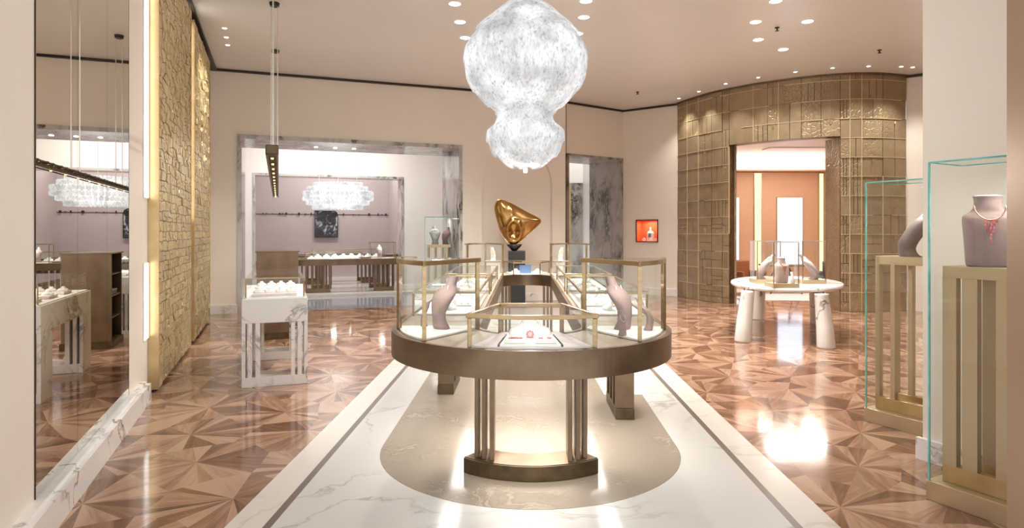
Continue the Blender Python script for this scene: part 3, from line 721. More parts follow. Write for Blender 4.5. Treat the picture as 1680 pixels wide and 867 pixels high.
PB = [pol(.9, a) for a in (184, 191, 198, 205, 212, 218, 225)] + [pol(.38, 204), pol(.38, 186)]
PC = [(-x, y) for x, y in PB][::-1]
kw = dict(loc=(CO[0], CO[1], 0), rot=CR)
glass_case('low_glass_case', 'low glass case at the oval counter front, holding the white collar', PA, CZ, 1.135, posts=(0, 6, 7, 8), pad='pinkfab', light=.35, rw=.018, rt=.024, **kw)
glass_case('tall_glass_case', 'tall brass-railed glass case at the front left of the oval counter', PB, CZ, 1.42, rails=range(7), posts=(1, 6, 7), light=1.2, rw=.019, rt=.028, **kw)
glass_case('tall_glass_case', 'tall brass-railed glass case at the front right of the oval counter', PC, CZ, 1.42, rails=range(1, 8), posts=(1, 2, 7), light=1.2, rw=.019, rt=.028, **kw)
glass_case('low_glass_case', 'low glass case at the far end of the oval counter, before the sculpture', far(PA), CZ, 1.135, posts=(0, 1, 2, 8), pad='whitefab', light=.35, **kw)
fb, fc = far(PB), far(PC)
glass_case('tall_glass_case', 'tall glass case at the far left of the oval counter', fb, CZ, 1.42, rails=range(8), posts=(1, 2, 7), light=1.2, rw=.017, rt=.024, **kw)
glass_case('tall_glass_case', 'tall glass case at the far right of the oval counter', fc, CZ, 1.42, rails=range(8), posts=(1, 6, 7), light=1.2, rw=.017, rt=.024, **kw)
for sx, nm in ((-1, 'left'), (1, 'right')):
    for y0, y1, k in ((.5, 2.2, 'nearer'), (2.5, 4.2, 'farther')):
        xs = sorted((sx*.9, sx*.4))
        glass_case('low_glass_case', 'low glass case, %s flank of oval counter, %s one' % (nm, k), [(xs[0], y0), (xs[1], y0), (xs[1], y1), (xs[0], y1)], CZ, 1.135, light=.7, **kw)
        for q in range(3):
            p = cw(sx*.64, y0+.35+q*.5)
            neck_form(p[0], p[1], CZ+.0125, CR+(R(90) if sx < 0 else R(-90))+R(180)*0, .8, 'white collar form, %s %s side case, %s from front' % (k, nm, ORD[q]), grp='white collar forms in the side cases')
            if q < 2:
                p = cw(sx*.64, y0+.6+q*.5)
                tr = thing('jewellery_tray', 'flat pale tray, %s %s side case, %s from front' % (k, nm, ORD[q]), 'tray', (p[0], p[1], CZ+.0125), CR, 'white jewellery trays in the side cases')
                MB().bx(-.15, .15, -.08, .08, 0, .012).build('base', M['pinkfab'], tr)
                b = MB()
                for a in range(5): b.box(-.11+a*.055, 0, .016, .018, .018, .008, a)
                b.build('rings', M['diamond'], tr)
# things in the front cases
def B(lx, ly, *a, **k): p = cw(lx, ly); return bust(p[0], p[1], *a, **k)
B(-.59, -.19, CZ+.0125, R(-55), .34, 'tall mauve necklace bust in the front left glass case', wd=.125, lean=.095, dp=.04, neck='diamond')
B(-.72, -.1, CZ+.0125, R(-80), .16, 'small mauve stand by the outer glass of the front left case', neck=None, lean=.05, wd=.07)
B(.6, -.19, CZ+.0125, R(55), .34, 'tall mauve necklace bust in the front right glass case', wd=.125, lean=.095, dp=.04, neck='diamond')
B(.56, -.46, CZ+.0125, R(35), .15, 'short mauve bust at the front corner of the front right case', wd=.08, lean=.05)
B(.76, -.24, CZ+.0125, R(75), .2, 'small mauve curved stand by the outer glass of the front right case', wd=.08, lean=.1)
p = cw(-.01, -.66)
t = thing('display_tray', 'white rectangular tray edged in black in the front low case', 'tray', (p[0], p[1], CZ+.0125), CR)
MB().prism([(-.17, -.2), (.17, -.2), (.135, .16), (-.135, .16)], 0, .012).build('base', M['whitefab'], t)
b = MB()
for s in (-1, 1): b.prism([(s*.176, -.2), (s*.182, -.2), (s*.147, .16), (s*.141, .16)], 0, .013)
b.build('edge_line', M['black'], t)
ps = cw(-.01, -.58); neck_form(ps[0], ps[1], CZ+.0255, CR, 1.0, 'white collar stand with an orange pendant in the front low case', neck=None)
cs = [o for o in S.objects if o.name.startswith('collar_stand')][-1]
n = MB().tube([(-.05, .012, .092), (-.03, -.02, .066), (0, -.06, .03), (.03, -.02, .066), (.05, .012, .092)], .0022, 6).build('necklace', M['diamond'], cs, True)
n['label'] = 'fine chain'
b = MB()
for a in range(8): b.box(.018*math.cos(a*.785), -.065+.0*a, .022+.018*math.sin(a*.785), .012, .006, .012, 0)
b.box(0, -.066, .0, .008, .006, .012); b.build('pendant', M['rose'], n)
for sx, l in ((-1, 'left'), (1, 'right')):
    p = cw(-.01+sx*.085, -.8)
    t = thing('jewellery_block', 'small white block with pink jewels, %s of two at the front of the tray' % l, 'display block', (p[0], p[1], CZ+.0255), CR)
    MB().bx(-.06, .06, -.03, .03, 0, .022).build('block', M['whitefab'], t, bevel=.002)
    b = MB()
    if sx < 0:
        for a in range(9): b.box(-.036+a*.009, 0, .026, .006, .012, .008, a*.3)
        b.build('bracelet', M['rose'], t)
    else:
        for a in (-.025, .022): b.loft([(a, .004, .0222, .013, .01), (a, .004, .028, .012, .008), (a, .004, .031, .005, .004)], 12)
        b.build('earrings', M['rose'], t)
# things in the far cases
for (x, y, r_, h, l) in ((-.5, 5.0, 150, .2, 'small white form in the far left tall case'), (.5, 5.0, 210, .2, 'small white form in the far right tall case')):
    p = cw(x, y)
    sh = thing('glass_shelf', 'bronze-edged shelf inside the %s' % l[-19:].replace('the ', ''), 'shelf', (p[0], p[1], 0), R(r_+30))
    MB().bx(-.12, .12, -.08, .08, 1.15, 1.165).build('shelf_board', M['tan'], sh)
    MB().bx(-.1, .1, -.02, .02, CZ+.013, 1.15).build('support', M['whitefab'], sh)
    bust(p[0], p[1], 1.1655, R(r_), h, l, 'whitefab', 'diamond', wd=.07)
for i, x in enumerate((-.17, 0, .17)):
    p = cw(x, 5.45); neck_form(p[0], p[1], CZ+.0125, 0, .55, 'tiny white collar form in the far low case, %s of three' % ('left', 'middle', 'right')[i])
p = cw(-.02, 5.25); t = thing('blue_card', 'small blue card standing in the far low case', 'card', (p[0], p[1], CZ+.0125))
MB().bx(-.09, .09, -.004, .004, 0, .13).build('sheet', base('blue_card', '5f7fae', .5)[0], t); MB().bx(-.09, .09, -.02, .02, 0, .004).build('foot', M['whitefab'], t)
del t

# ------------------------------------------------------------------ marble counters at the left
def marble_counter(label, s, top=True):
    o0 = (-2.754+dL[0]*s, 6.457+dL[1]*s)
    t = thing('marble_counter', label, 'display counter', (o0[0], o0[1], 0), R(20))
    Wd, Ln, H = .64, 1.76, .905
    MB().bx(0, Wd, 0, Ln, .655, H).build('apron', M['marble'], t, bevel=.004)
    for y0 in (0, Ln-.34):
        L = MB().bx(.0, Wd, y0, y0+.34, 0, .1).build('leg_frame', M['marble'], t, bevel=.003)
        for x0, x1 in ((0, .035), (.062, .1), (.13, .175), (.475, .515), (.54, .582), (.605, .64)):
            MB().bx(x0, x1, y0+.002, y0+.338, .1001, .6549).build('fin', M['marble'], L)
    MB().bx(.03, Wd-.03, .03, Ln-.03, H, H+.01).build('top_pad', M['whitefab'], t)
    return t, o0
t1_, o1_ = marble_counter('white marble display counter on slatted marble legs, nearest the mirror', 0)
t2_, o2_ = marble_counter('white marble display counter on slatted legs, standing behind the bronze cabinet', 4.0)
def lw(o, x, y): c, s_ = math.cos(R(20)), math.sin(R(20)); return (o[0]+x*c-y*s_, o[1]+x*s_+y*c)
for o, l in ((o1_, 'nearer'), (o2_, 'farther')):
    glass_case('counter_glass_case', 'low glass case with brass posts on the %s white marble counter' % l, [(.035, .035), (.605, .035), (.605, 1.7), (.035, 1.7)], .9155, 1.115, pad=None, rw=.01, posts=(0, 1), rails=(0,), loc=(o[0], o[1], 0), rot=R(20), light=1.1, rt=.012)
    for k in range(3):
        p = lw(o, .32, .25+k*.5)
        tr = thing('jewellery_tray', 'wide pinkish tray on the %s marble counter, %s from front' % (l, ORD[k]), 'tray', (p[0], p[1], .9155), R(20), 'pinkish trays on the marble counters')
        MB().bx(-.22, .22, -.14, .14, 0, .03).build('base', M['pinkfab'], tr, bevel=.006)
        for q in range(4 if l == 'nearer' else 0):
            pp = lw(o, .32-.165+q*.11, .27+k*.5)
            neck_form(pp[0], pp[1], .946, R(20), .42, 'tiny white collar form, %s tray of nearer marble counter, %s from left' % (ORD[k], ORD[q]), grp='small white collar forms on the nearer marble counter')
# bronze service cabinet
c0 = lw(o1_, .02, 3.0)
cb = thing('bronze_cabinet', 'tall plain bronze cabinet behind the nearer marble counter', 'cabinet', (c0[0], c0[1], 0), R(20))
MB().bx(.02, .6, 0, .03, .1, 1.29).bx(.02, .6, .62, .65, .1, 1.29).bx(.57, .6, .0301, .6199, .1, 1.29).build('body', M['champagne'] if 0 else M['bronze'], cb)
MB().bx(.0, .62, -.01, .66, 1.2901, 1.31).build('top', M['bronze'], cb, bevel=.003)
MB().bx(.0, .62, -.01, .66, 0, .0999).build('plinth', M['bronze_dark'], cb)
for z in (.4, .7, 1.0): MB().bx(.03, .5699, .0301, .6199, z, z+.02).build('shelf', M['bronze_dark'], cb)
for k in range(4):
    p = lw(o1_, .12, 3.1+.13*k)
    t = thing('folded_box', 'small pale box on a bronze cabinet shelf, %s from front' % ORD[k], 'box', (p[0], p[1], .7201), R(20))
    MB().bx(-.04, .04, -.05, .05, 0, .05).build('box', M['silverfab'], t, bevel=.003); MB().bx(-.043, .043, -.053, .053, .0501, .065).build('lid', M['pinkfab'], t)

# ------------------------------------------------------------------ linear pendant above the marble counters
def pend_pt(y): return (-2.12-.368*(y-5.6), y)
t = thing('linear_pendant', 'long dark bronze ladder-like pendant lamp hanging over the marble counters', 'pendant lamp', (0, 0, 0))
a_, b_ = pend_pt(5.6), pend_pt(12.6); (dx, dy), L = unit(a_, b_); zz = 2.3
b = MB()
for s in (-1, 1):
    for h in (-.02, .04): b.tube([(a_[0]+dy*s*.045, a_[1]-dx*s*.045, zz+h), (b_[0]+dy*s*.045, b_[1]-dx*s*.045, zz+h)], .009, 6)
b.build('rail', M['bronze_dark'], t)
b = MB()
for k in range(60):
    f = (k+.5)/60*L; cx_, cy_ = a_[0]+dx*f, a_[1]+dy*f
    b.box(cx_, cy_, zz+.01, .018, .1, .022, math.atan2(dy, dx))
    if k % 2: b.box(cx_, cy_, zz+.045, .09, .03, .03, math.atan2(dy, dx)+(.5 if k % 4 == 1 else -.5))
b.build('rungs', M['bronze_dark'], t)
MB().box(a_[0], a_[1], zz+.02, .06, .11, .09, math.atan2(dy, dx)).build('end_cap', M['bronze_dark'], t, bevel=.01)
for k in range(14):
    f = (k+.5)/14*L
    MB().loft([(a_[0]+dx*f, a_[1]+dy*f, zz-.035, .012, .012), (a_[0]+dx*f, a_[1]+dy*f, zz-.02, .014, .014)], 8).build('led', M['ledwarm'], t)
for y in (8.73, 11.0):
    p = pend_pt(y)
    for s in (-.045, .045): MB().tube([(p[0]+s, p[1], zz+.04), (p[0]+s, p[1], CEIL-.05)], .006, 6).build('suspension_rod', M['steel'], t)
    MB().loft([(p[0], p[1], CEIL-.05, .06, .06), (p[0], p[1], CEIL-.001, .07, .07)], 14).build('ceiling_mount', M['dark'], t)
for y in (6.2, 7.4):
    p = pend_pt(y); MB().tube([(p[0], p[1], zz+.04), (p[0], p[1], CEIL-.002)], .004, 6).build('suspension_rod', M['steel'], t)

# ------------------------------------------------------------------ great chandelier
ch = thing('shell_chandelier', 'huge chandelier of fluted white glass shells hanging over the oval counter', 'chandelier', (.135, 6.4, 0))
PROF = [(2.20, .06), (2.26, .17), (2.34, .26), (2.42, .31), (2.52, .35), (2.62, .35), (2.70, .26), (2.76, .24), (2.86, .36), (2.95, .45), (3.05, .52), (3.15, .57), (3.3, .59), (3.45, .57), (3.56, .5), (3.68, .4), (3.8, .28), (3.9, .18), (3.97, .08)]
def rad(z):
    for (z0, r0), (z1, r1) in zip(PROF, PROF[1:]):
        if z <= z1: return r0+(r1-r0)*max(0, (z-z0))/(z1-z0)
    return .05
def petal(th, z0, z1, wid, inset, flare, seed):
    rr = random.Random(seed); lob = rr.choice((5, 6, 7)); tw = rr.uniform(-.12, .12)
    def fn(u, v):
        a = (u-.5)*2
        edge = math.sqrt(max(0, 1-abs(a)**2.4))*.92+.05*abs(math.sin(a*lob*1.5))
        z = z1-(z1-z0)*v*(edge+.05)
        wd = wid*(.25+.75*math.sin(min(1, v*1.25+.12)*math.pi/2))
        r = max(.02, rad(z)-inset+flare*v*v)+.012*math.cos(a*lob*4.2)*v+.03*(1-a*a)
        t = th+tw*v+a*wd
        return (r*math.cos(t), r*math.sin(t), z)
    return MB().grid(fn, 30, 14)
tiers = [(3.6, 4.0, 7, .62, .02, .05), (3.3, 3.85, 9, .5, .0, .0), (3.02, 3.6, 10, .45, .0, .0), (2.86, 3.35, 9, .5, .02, .0), (2.72, 3.1, 7, .6, .05, .03), (2.5, 2.8, 8, .5, .0, .015), (2.36, 2.66, 8, .5, .0, .02), (2.24, 2.52, 7, .75, .02, .0)]
sd = 0
for ti, (z0, z1, n, wd, ins, fl) in enumerate(tiers):
    for k in range(n):
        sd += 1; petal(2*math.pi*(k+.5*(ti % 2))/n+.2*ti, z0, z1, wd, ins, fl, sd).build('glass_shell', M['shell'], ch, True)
MB().tube([(0, 0, 2.4), (0, 0, CEIL-.04)], .02, 10).build('stem', M['steel'], ch)
MB().loft([(0, 0, CEIL-.05, .1, .1), (0, 0, CEIL-.001, .14, .14)], 24).build('ceiling_rose', M['white'], ch)
for z, r_ in ((4.15, .05), (3.4, .09), (3.1, .09), (2.55, .07), (2.215, .022)):  # highest and lowest bulbs are added, to go with the fill lights
    MB().loft([(0, 0, z-r_, .02, .02), (0, 0, z-r_*.6, r_*.8, r_*.8), (0, 0, z, r_, r_), (0, 0, z+r_*.6, r_*.8, r_*.8), (0, 0, z+r_, .02, .02)], 16).build('core_and_fill_bulb', M['led'], ch, True)
for z, p in ((4.15, 110), (3.3, 40), (2.17, 45)):  # top and bottom points added outside the shells to brighten ceiling and walls
    l = bpy.data.lights.new('core_and_fill_glow', 'POINT'); l.energy = p*2.2; l.color = (1, .97, .93); l.shadow_soft_size = .03
    o = bpy.data.objects.new('core_and_fill_glow', l); S.collection.objects.link(o); o.parent = ch; o.location = (.0, 0, z)

# ------------------------------------------------------------------ sculpture on its pedestal
pd = thing('pedestal', 'square black pedestal under the gold sculpture by the back wall', 'pedestal', (.1, 13.5, 0), R(20)*0)
MB().bx(-.18, .18, -.18, .18, .0045, 1.19).build('column', M['black'], pd, bevel=.004); MB().bx(-.2, .2, -.2, .2, 0.0045, .04).build('base', M['black'], pd)
st = thing('gold_sculpture', 'polished gold abstract triangular sculpture on the black pedestal', 'sculpture', (.07, 13.5, 1.19))
ol = [(-33, -30), (-26, -36), (-10, -31), (20, -15), (39, -5), (43, 1), (38, 8), (20, 25), (6, 37), (-4, 40), (-12, 36), (-25, 18), (-32, -5), (-35, -20)]
OL = [(x*.0129, -y*.0129) for x, y in catmull(ol, 6, True)]
n = len(OL); rings = 16; vs = []; fs = []
cxo, cyo = -.03, 0
for side in (-1, 1):
    for r_ in range(rings+1):
        f = r_/rings
        for x, y in OL:
            px_, pz_ = cxo+(x-cxo)*f, cyo+(y-cyo)*f
            dep = .15*math.sqrt(max(0, 1-f**2.2))+.01
            dd = math.hypot((px_+.03)/.14, (pz_+.22)/.22)
            dep += .05*math.exp(-((dd-1)/.22)**2) - .1*math.exp(-(dd/.7)**2)
            dep += .03*math.exp(-((px_+.05+pz_*.15)/.05)**2)*max(0, pz_)*2
            vs.append((px_, side*max(dep, .008), pz_+.635))
q = (rings+1)*n
for s_ in (0, 1):
    for r_ in range(rings):
        for i in range(n):
            j = (i+1) % n; f = (s_*q+r_*n+i, s_*q+r_*n+j, s_*q+(r_+1)*n+j, s_*q+(r_+1)*n+i); fs.append(f if s_ else f[::-1])
for i in range(n):
    j = (i+1) % n; fs.append((rings*n+i, rings*n+j, q+rings*n+j, q+rings*n+i))
MB().add(vs, fs).build('body', M['statue'], st, True)
MB().loft([(-.02, 0, .0, .05, .05), (-.02, 0, .05, .1, .09), (-.02, 0, .1, .15, .1), (-.02, 0, .135, .17, .1)], 24).build('mount', M['black'], st, True)

# ------------------------------------------------------------------ lit orange niche
def onF(s, t): return off(F0, dF, t, s)
c = onF((n0+n1)/2 if False else (sF(.1965)+sF(.23))/2, 0)
angF = math.atan2(dF[1], dF[0]); nw = sF(.23)-sF(.1965)
t = thing('wall_niche_display', 'small square orange-lined display box with dark frame in the cream wall', 'wall display', (c[0], c[1], 1.34), angF)
MB().bx(-nw/2, nw/2, .28, .3, 0, .55).bx(-nw/2, nw/2, .0, .28, 0, .01).bx(-nw/2, nw/2, .0, .28, .54, .55).bx(-nw/2, -nw/2+.01, 0, .28, .01, .54).bx(nw/2-.01, nw/2, 0, .28, .01, .54).build('lining', M['orange2'], t)
b = MB()
for x0, x1, z0, z1 in ((-nw/2-.012, nw/2+.012, -.012, .008), (-nw/2-.012, nw/2+.012, .542, .562), (-nw/2-.012, -nw/2+.008, .008, .542), (nw/2-.008, nw/2+.012, .008, .542)): b.bx(x0, x1, -.02, -.001, z0, z1)
b.build('frame', M['dark'], t)
area('niche_led', (0, .1, .52), .3, .1, 2.5, parent=t)
def inF(s, tt): return (c[0]+dF[0]*s-dF[1]*tt, c[1]+dF[1]*s+dF[0]*tt)
p = inF(.03, .14); t = thing('bust_form', 'white tower-shaped jewel stand in the orange wall niche', 'display stand', (p[0], p[1], 1.3505), angF)
MB().loft([(0, 0, 0, .1, .05), (0, 0, .2, .1, .05), (0, 0, .24, .07, .04), (0, 0, .27, .025, .02), (0, 0, .36, .02, .02)], 20).build('body', M['whitefab'], t)
MB().loft([(0, -.05, .1, .04, .008), (0, -.052, .2, .035, .008)], 12).build('necklace', M['silverfab'], t)
for s_, l in ((-.14, 'left'), (.19, 'right')):
    p = inF(s_, .12); t = thing('ring_cube', 'small white cube at the %s of the tower stand in the orange niche' % l, 'display block', (p[0], p[1], 1.3505), angF)
    MB().bx(-.035, .035, -.035, .035, 0, .07).build('cube', M['whitefab'], t, bevel=.004); MB().loft([(0, 0, .0701, .02, .02), (0, 0, .09, .015, .015)], 10).build('ring', M['diamond'], t)

# ------------------------------------------------------------------ marble table at the right
u = (.404, .915); vv = (.915, -.404); TC = (4.38, 10.15); ta = math.atan2(vv[1], vv[0])
tb = thing('marble_table', 'oval white marble table on four thick tapering marble legs', 'table', (TC[0], TC[1], 0), ta)
ell = lambda a, b_: [(a*math.cos(2*math.pi*i/56), b_*math.sin(2*math.pi*i/56)) for i in range(56)]
b = MB(); n = 56; vs = []
lev = [(.73, .92), (.735, .96), (.75, .99), (.775, 1.0), (.795, .99), (.80, .965)]
for z, k in lev: vs += [(x*k, y*k, z) for x, y in ell(.83, 1.38)]
fs = [(i*n+k, i*n+(k+1) % n, (i+1)*n+(k+1) % n, (i+1)*n+k) for i in range(5) for k in range(n)] + [tuple(range(n))[::-1], tuple(range(5*n, 6*n))]
b.add(vs, fs).build('tabletop', M['marble'], tb, True)
bpy.data.objects['tabletop'].modifiers.new('e', 'EDGE_SPLIT').split_angle = R(40)
for (X, Y) in ((3.36, 9.22), (4.32, 8.72), (4.48, 11.55), (5.3, 11.0)):
    rx, ry = X-TC[0], Y-TC[1]; lx, ly = rx*math.cos(ta)+ry*math.sin(ta), -rx*math.sin(ta)+ry*math.cos(ta)
    k = .9; MB().loft([(lx, ly, .0, .118, .128), (lx, ly, .02, .12, .13), (lx*.97, ly*.97, .3, .11, .118), (lx*k, ly*k, .7, .092, .098), (lx*k, ly*k, .7299, .095, .1)], 28).build('leg', M['marble'], tb, True)
def table_case(x, y, label, rot=0):
    t = thing('table_glass_case', label, 'glass display case', (x, y, .8005), rot)
    MB().bx(-.185, .185, -.16, .16, 0, .06).build('base', M['champagne'], t, bevel=.003)
    b = MB()
    for x0, x1, y0, y1 in ((-.175, .175, -.15, -.15), (-.175, .175, .15, .15), (-.175, -.175, -.15, .15), (.175, .175, -.15, .15)):
        b.add([(x0, y0, .0605), (x1, y1, .0605), (x1, y1, .65), (x0, y0, .65)], [(0, 1, 2, 3)])
    b.add([(-.175, -.15, .65), (.175, -.15, .65), (.175, .15, .65), (-.175, .15, .65)], [(0, 1, 2, 3)]); b.build('glass', M['glass'], t)
    b = MB()
    for y_ in (-.15, .15): b.bx(-.178, .178, y_-.004, y_+.004, .644, .654)
    for x_ in (-.175, .175): b.bx(x_-.004, x_+.004, -.15, .15, .644, .654)
    b.build('top_rail', M['steel'], t)
    for x_ in (-.175, .175): MB().bx(x_-.006, x_+.006, -.156, -.144, .0605, .644).build('post', M['brass'], t)
    area('case_led', (0, 0, .63), .2, .15, 2.5, parent=t)
for x, y, l in ((3.93, 9.85, 'left'), (3.88, 9.12, 'front middle'), (4.6, 9.8, 'right')):
    table_case(x, y, 'upright glass case with brass base on the marble table, %s of three' % l)
torso(3.88, 9.12, .8615, R(10), .36, 'pink bust with gold necklaces in the front middle case on the marble table', 'pinkbust')
easel(3.93, 9.85, .8615, R(-104), .38, 'tilted mauve bust in the left case on the marble table', 'mauvefab')
easel(4.6, 9.8, .8615, R(66), .38, 'tilted mauve bust in the right case on the marble table', 'mauvefab')
bust(3.99, 9.02, .8615, R(0), .16, 'tiny white ring form beside the pink bust on the marble table', 'whitefab', 'rosegold', wd=.05)

# ------------------------------------------------------------------ tall glass towers
aC = math.atan2(-.88, .476)
def tower(x, y, rot, wd, dp, label, leg_x, Hh=2.01, led=4, h_top=1.395, bar=.075, flip=False):
    # local x runs along the front edge towards the camera, local y points away from the room
    t = thing('glass_tower', label, 'glass display case', (x, y, 0), rot)
    MB().bx(0, wd, 0, dp, .0, .115).build('base', M['champagne'], t, bevel=.003)
    b = MB(); e = .012
    for p, q in (((e, e), (wd-e, e)), ((wd-e, e), (wd-e, dp-e)), ((wd-e, dp-e), (e, dp-e)), ((e, dp-e), (e, e))):
        b.add([(p[0], p[1], .116), (q[0], q[1], .116), (q[0], q[1], Hh), (p[0], p[1], Hh)], [(0, 1, 2, 3)])
    b.add([(e, e, Hh), (wd-e, e, Hh), (wd-e, dp-e, Hh), (e, dp-e, Hh)], [(0, 1, 2, 3)]); b.build('glass', M['glass'], t)
    b = MB()
    for x_, y_ in ((e, e), (wd-e, e)): b.bx(x_-.005, x_+.005, y_-.005, y_+.005, .116, Hh)
    b.bx(e, wd-e, e-.005, e+.005, Hh-.005, Hh+.005); b.bx(e-.003, e+.003, e, dp-e, Hh-.003, Hh+.003); b.bx(e, wd-e, dp-e-.002, dp-e+.002, Hh-.003, Hh+.003)
    b.build('glass_edge', M['edge'], t)
    s = thing('display_stand', 'open %s stand inside the glass tower' % label.split(',')[0], 'stand', (x, y, 0), rot)
    x0, x1, y0, y1 = .055, wd-.06, .07, dp-.05
    MB().bx(x0, x1, y0, y1, h_top-.07, h_top).build('top', M['champagne'], s, bevel=.002)
    MB().bx(x0, x1, y0, y0+.05, .116, .22).bx(x0, x1, y1-.05, y1, .116, .22).build('bottom_rail', M['gold'], s, bevel=.002)
    for a in leg_x:
        for yy in (y0, y1-.05): MB().bx(x0+a, x0+a+bar, yy+.001, yy+.049, .2201, h_top-.0701).build('leg', M['champagne'], s)
    area('tower_led', (wd/2, dp/2, Hh-.03), wd*.5, dp*.4, led, parent=t)
    return t
def tp(x, y, rot, lx, ly): return (x+lx*math.cos(rot)-ly*math.sin(rot), y+lx*math.sin(rot)+ly*math.cos(rot))
tower(2.475, 3.79, aC, .8, .385, 'x', (0, .11, .277, .5))
[o for o in S.objects if o.name == 'glass_tower'][0]['label'] = 'tall glass tower with teal edges on a bronze base, holding the bust with rose necklace'
[o for o in S.objects if o.name == 'display_stand'][0]['label'] = 'open champagne metal stand under the bust with the rose necklace'
p = tp(2.475, 3.79, aC, .24, .19); torso(p[0], p[1], 1.3955, R(-28), .41, 'mauve shoulder bust wearing a rose floral necklace, in the nearer glass tower', 'mauvefab', 'rosegold')
tower(2.97, 5.35, aC, .7, .42, 'x', (0, .125, .4), bar=.035, led=3)
[o for o in S.objects if o.name.startswith('glass_tower')][-1]['label'] = 'tall glass tower behind the right wall edge, holding a tilted dark bust'
[o for o in S.objects if o.name.startswith('display_stand')][-1]['label'] = 'open champagne metal stand under the tilted dark bust'
p = tp(2.97, 5.35, aC, .33, .2); easel(p[0], p[1], 1.3955, R(-118), .42, 'tilted taupe necklace bust in the farther glass tower', 'taupefab')
# tower at the marble portal
tower(-2.0, 14.45, R(0), .66, .4, 'x', (0, .16, .32, .44), Hh=1.93, led=2, h_top=1.3, bar=.03)
[o for o in S.objects if o.name.startswith('glass_tower')][-1]['label'] = 'glass tower with silver and wine busts by the right jamb of the marble portal'
[o for o in S.objects if o.name.startswith('display_stand')][-1]['label'] = 'slatted metal stand under the silver and wine busts'
bust(-1.78, 14.65, 1.3005, R(20), .42, 'silver grey necklace bust in the tower by the marble portal', 'silverfab', 'diamond', wd=.11)
bust(-1.53, 14.63, 1.3005, R(-30), .4, 'wine red necklace bust in the tower by the marble portal', 'wine', None, wd=.1, lean=.1)

# ------------------------------------------------------------------ lobby and salon beyond the portal
oc = counter('oval bronze counter on the white platform beyond the marble portal', (-5.35, 16.35, .06), R(-70), .62, .25, 2.3, .84)
arc_leg_y = None
for (x, y0, y1) in ((.5, .0, .6), (.5, 1.7, 2.2), (-.5, .2, .7), (-.5, 1.7, 2.2)):
    L = MB().bx(x-.09, x+.09, y0, y1, .0005, .1).build('leg', M['bronze'], oc)
    for k in range(5):
        y = y0+(y1-y0-.03)*k/4; MB().bx(x-.088, x+.088, y, y+.04, .1, .68).build('fin', M['bronze'], L)
oc2 = dup(oc, (-6.3, 18.9, .06), R(-70), 'second oval bronze counter, farther back in the mauve salon')
ca, sa = math.cos(R(-70)), math.sin(R(-70))
def ow(x, y): return (-5.35+x*ca-y*sa, 16.35+x*sa+y*ca)
ka = dict(loc=(-5.35, 16.35, 0), rot=R(-70))
glass_case('low_glass_case', 'long low glass case on the counter beyond the marble portal', [(.27, .0), (.58, .0), (.58, 1.4), (.27, 1.4)], .897, 1.07, light=2, rw=.008, rt=.01, **ka)
glass_case('tall_glass_case', 'tall glass case at the right of the counter beyond the marble portal', [(.27, 1.6), (.58, 1.6), (.58, 2.25), (.27, 2.25)], .897, 1.32, light=2, rw=.01, **ka)
glass_case('low_glass_case', 'low glass case on the rear edge of the counter beyond the marble portal', [(-.58, .2), (-.3, .2), (-.3, 2.1), (-.58, 2.1)], .897, 1.12, light=2, rw=.008, rt=.01, **ka)
for k in range(7):
    p = ow(.43, .15+k*.18); neck_form(p[0], p[1], .9095, R(20), .7, 'white collar form, front case beyond the portal, %s from left' % ORD[k], grp='white collar forms beyond the marble portal')
for k in range(8):
    p = ow(-.44, .35+k*.22); neck_form(p[0], p[1], .9095, R(20), .8, 'white collar form, rear case beyond the portal, %s from left' % ORD[k], grp='white collar forms in the rear case beyond the portal')
p = ow(.42, 1.85); bust(p[0], p[1], .9095, R(40), .34, 'mauve bust in the tall case beyond the marble portal', lean=.06, wd=.085)
pc = thing('framed_photograph', 'black and white photograph with rounded corner on the mauve salon wall', 'picture', (0, 0, 0))
sp_ = s_at(-.2932, D3, dB); cpx = off(D3, dB, -.09, sp_); k = cpx[1]/1040
pc.location = (cpx[0], cpx[1], 1.6+12*k); pc.rotation_euler = (0, 0, math.atan2(dB[1], dB[0]))
hw, hh = 17*k*1.06, 21.5*k
ptsr = [(-hw, -hh), (hw, -hh), (hw, hh*.7), (hw*.9, hh*.9), (hw*.7, hh), (-hw, hh)]
MB().vprism([(a*1.03, b_*1.03) for a, b_ in ptsr], (0, 0), (1, 0), 0, .02).build('frame', M['black'], pc)
MB().vprism([(a*.97, b_*.97) for a, b_ in ptsr], (0, 0), (1, 0), -.004, -.0005).build('print', M['photo'], pc)
# dark rail with small fittings
t = thing('hanging_rail', 'thin dark rail with small fittings across the mauve salon wall', 'wall rail', (0, 0, 0))
a0, a1 = s_at(-.40, D3, dB)-.3, s_at(-.175, D3, dB)+.3; zr = 1.6+28*cpx[1]/1040
MB().vprism([(a0, zr-.006), (a1, zr-.006), (a1, zr+.006), (a0, zr+.006)], D3, dB, -.02, -.001).build('rail', M['dark'], t)
b = MB(); rr = random.Random(4); s_ = a0+.1
while s_ < a1-.1:
    h_ = rr.choice((.02, .035, .05)); w_ = rr.uniform(.02, .07); MB().vprism([(s_, zr-h_/2), (s_+w_, zr-h_/2), (s_+w_, zr+h_), (s_, zr+h_)], D3, dB, -.05, -.021).build('fitting', M['dark'], t); s_ += rr.choice((.1, .13, .2, .32))
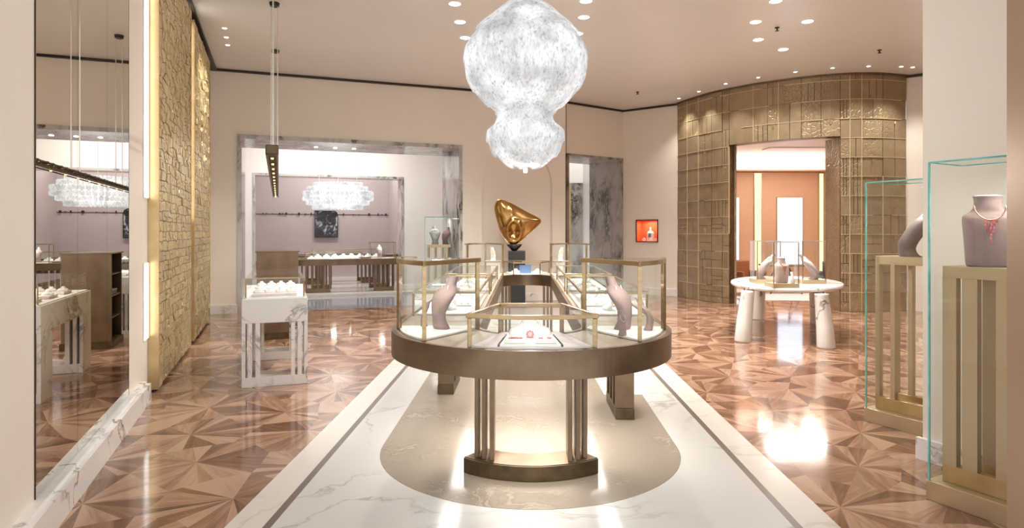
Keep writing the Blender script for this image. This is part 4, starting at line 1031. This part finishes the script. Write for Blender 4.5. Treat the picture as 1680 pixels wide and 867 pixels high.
# drum chandelier
k = 16.8; ch2 = thing('tiered_chandelier', 'wide white tiered glass chandelier hanging in the lobby beyond the marble portal', 'chandelier', ((554.5-840)/1040*k, k, 0))
zc = 1.6+58*k/1040
def tier(rx, z0, z1, lobes):
    b = MB()
    for i in range(lobes):
        a = 2*math.pi*i/lobes; x, y = rx*math.cos(a), rx*.6*math.sin(a); r_ = math.pi*rx/lobes*.95
        b.loft([(x, y, z0, r_*.5, r_*.5), (x, y, z0+.02, r_, r_), (x, y, z1-.02, r_, r_), (x, y, z1, r_*.5, r_*.5)], 8)
    return b
for rx, a, b_ in ((.62, .24, .36), (.76, .12, .25), (.88, .0, .13), (.88, -.13, 0), (.78, -.24, -.12), (.64, -.36, -.23)):
    tier(rx, zc+a, zc+b_, 44).build('glass_tier', M['shell'], ch2, True)
for rx in (.4,): tier(rx, zc-.3, zc+.3, 14).build('inner_lamp', M['led'], ch2, True)
for x in (-.5, 0, .5): MB().tube([(x, 0, zc+.3), (x, 0, CEIL)], .006, 6).build('suspension_cable', M['steel'], ch2)
l = bpy.data.lights.new('lobby_glow', 'POINT'); l.energy = 60; l.shadow_soft_size = .05; o = bpy.data.objects.new('lobby_glow', l); S.collection.objects.link(o); o.parent = ch2; o.location = (0, 0, zc+.02)

# ------------------------------------------------------------------ terracotta room contents
def lit(name, label, x0, x1, z0, z1, m, y=17.6):
    t = thing(name, label, 'wall light', (0, 0, 0)); MB().bx(x0-.02, x1+.02, y-.04, y-.001, z0-.02, z1+.02).build('frame', M['champagne'], t)
    MB().bx(x0, x1, y-.05, y-.0401, z0, z1).build('diffuser', M[m], t)
lit('light_strip', 'vertical warm light strip on the terracotta wall, left of the bright panel', 6.73, 6.9, .05, 3.2, 'ledwarm')
lit('light_strip', 'vertical warm light strip on the terracotta wall, right of the bright panel', 8.52, 8.62, .05, 3.2, 'ledwarm')
lit('backlit_panel', 'bright bluish white rectangular panel in the terracotta room', 7.36, 8.04, .7, 2.53, 'ledblue')
lit('backlit_panel', 'narrow bright slit panel at the left of the terracotta room', 6.2, 6.28, .3, 2.53, 'ledblue')
def armchair(x, y, rot, label, mat):
    t = thing('armchair', label, 'armchair', (x, y, .0125), rot)
    MB().bx(-.3, .3, -.28, .25, .25, .43).build('seat', mat, t, bevel=.05)
    MB().bx(-.3, .3, .2501, .38, .25, .86).build('backrest', mat, t, bevel=.04)
    for s in (-1, 1): MB().bx(s*.3001, s*.38, -.28, .38, .25, .6).build('armrest', mat, t, bevel=.03)
    for s in (-1, 1):
        for q in (-.2, .28): MB().tube([(s*.26, q, 0), (s*.26, q, .25)], .018, 8).build('leg', M['dark'], t)
armchair(5.9, 15.9, R(20), 'terracotta armchair just inside the doorway on the left', base('terracotta_fabric', '9a5f3d', .7)[0])
armchair(7.85, 15.4, R(-30), 'dark brown armchair just inside the doorway on the right', base('brown_leather', '5a4334', .5)[0])
t = thing('low_desk', 'low desk on dark trestle legs in the terracotta room', 'desk', (6.95, 16.3, .0125))
MB().bx(-.5, .5, -.3, .3, .7, .74).build('top', M['taupefab'], t, bevel=.004)
for s in (-1, 1): MB().tube([(s*.4, -.25, 0), (s*.15, 0, .7)], .015, 6).tube([(s*.4, .25, 0), (s*.15, 0, .7)], .015, 6).build('leg', M['dark'], t)
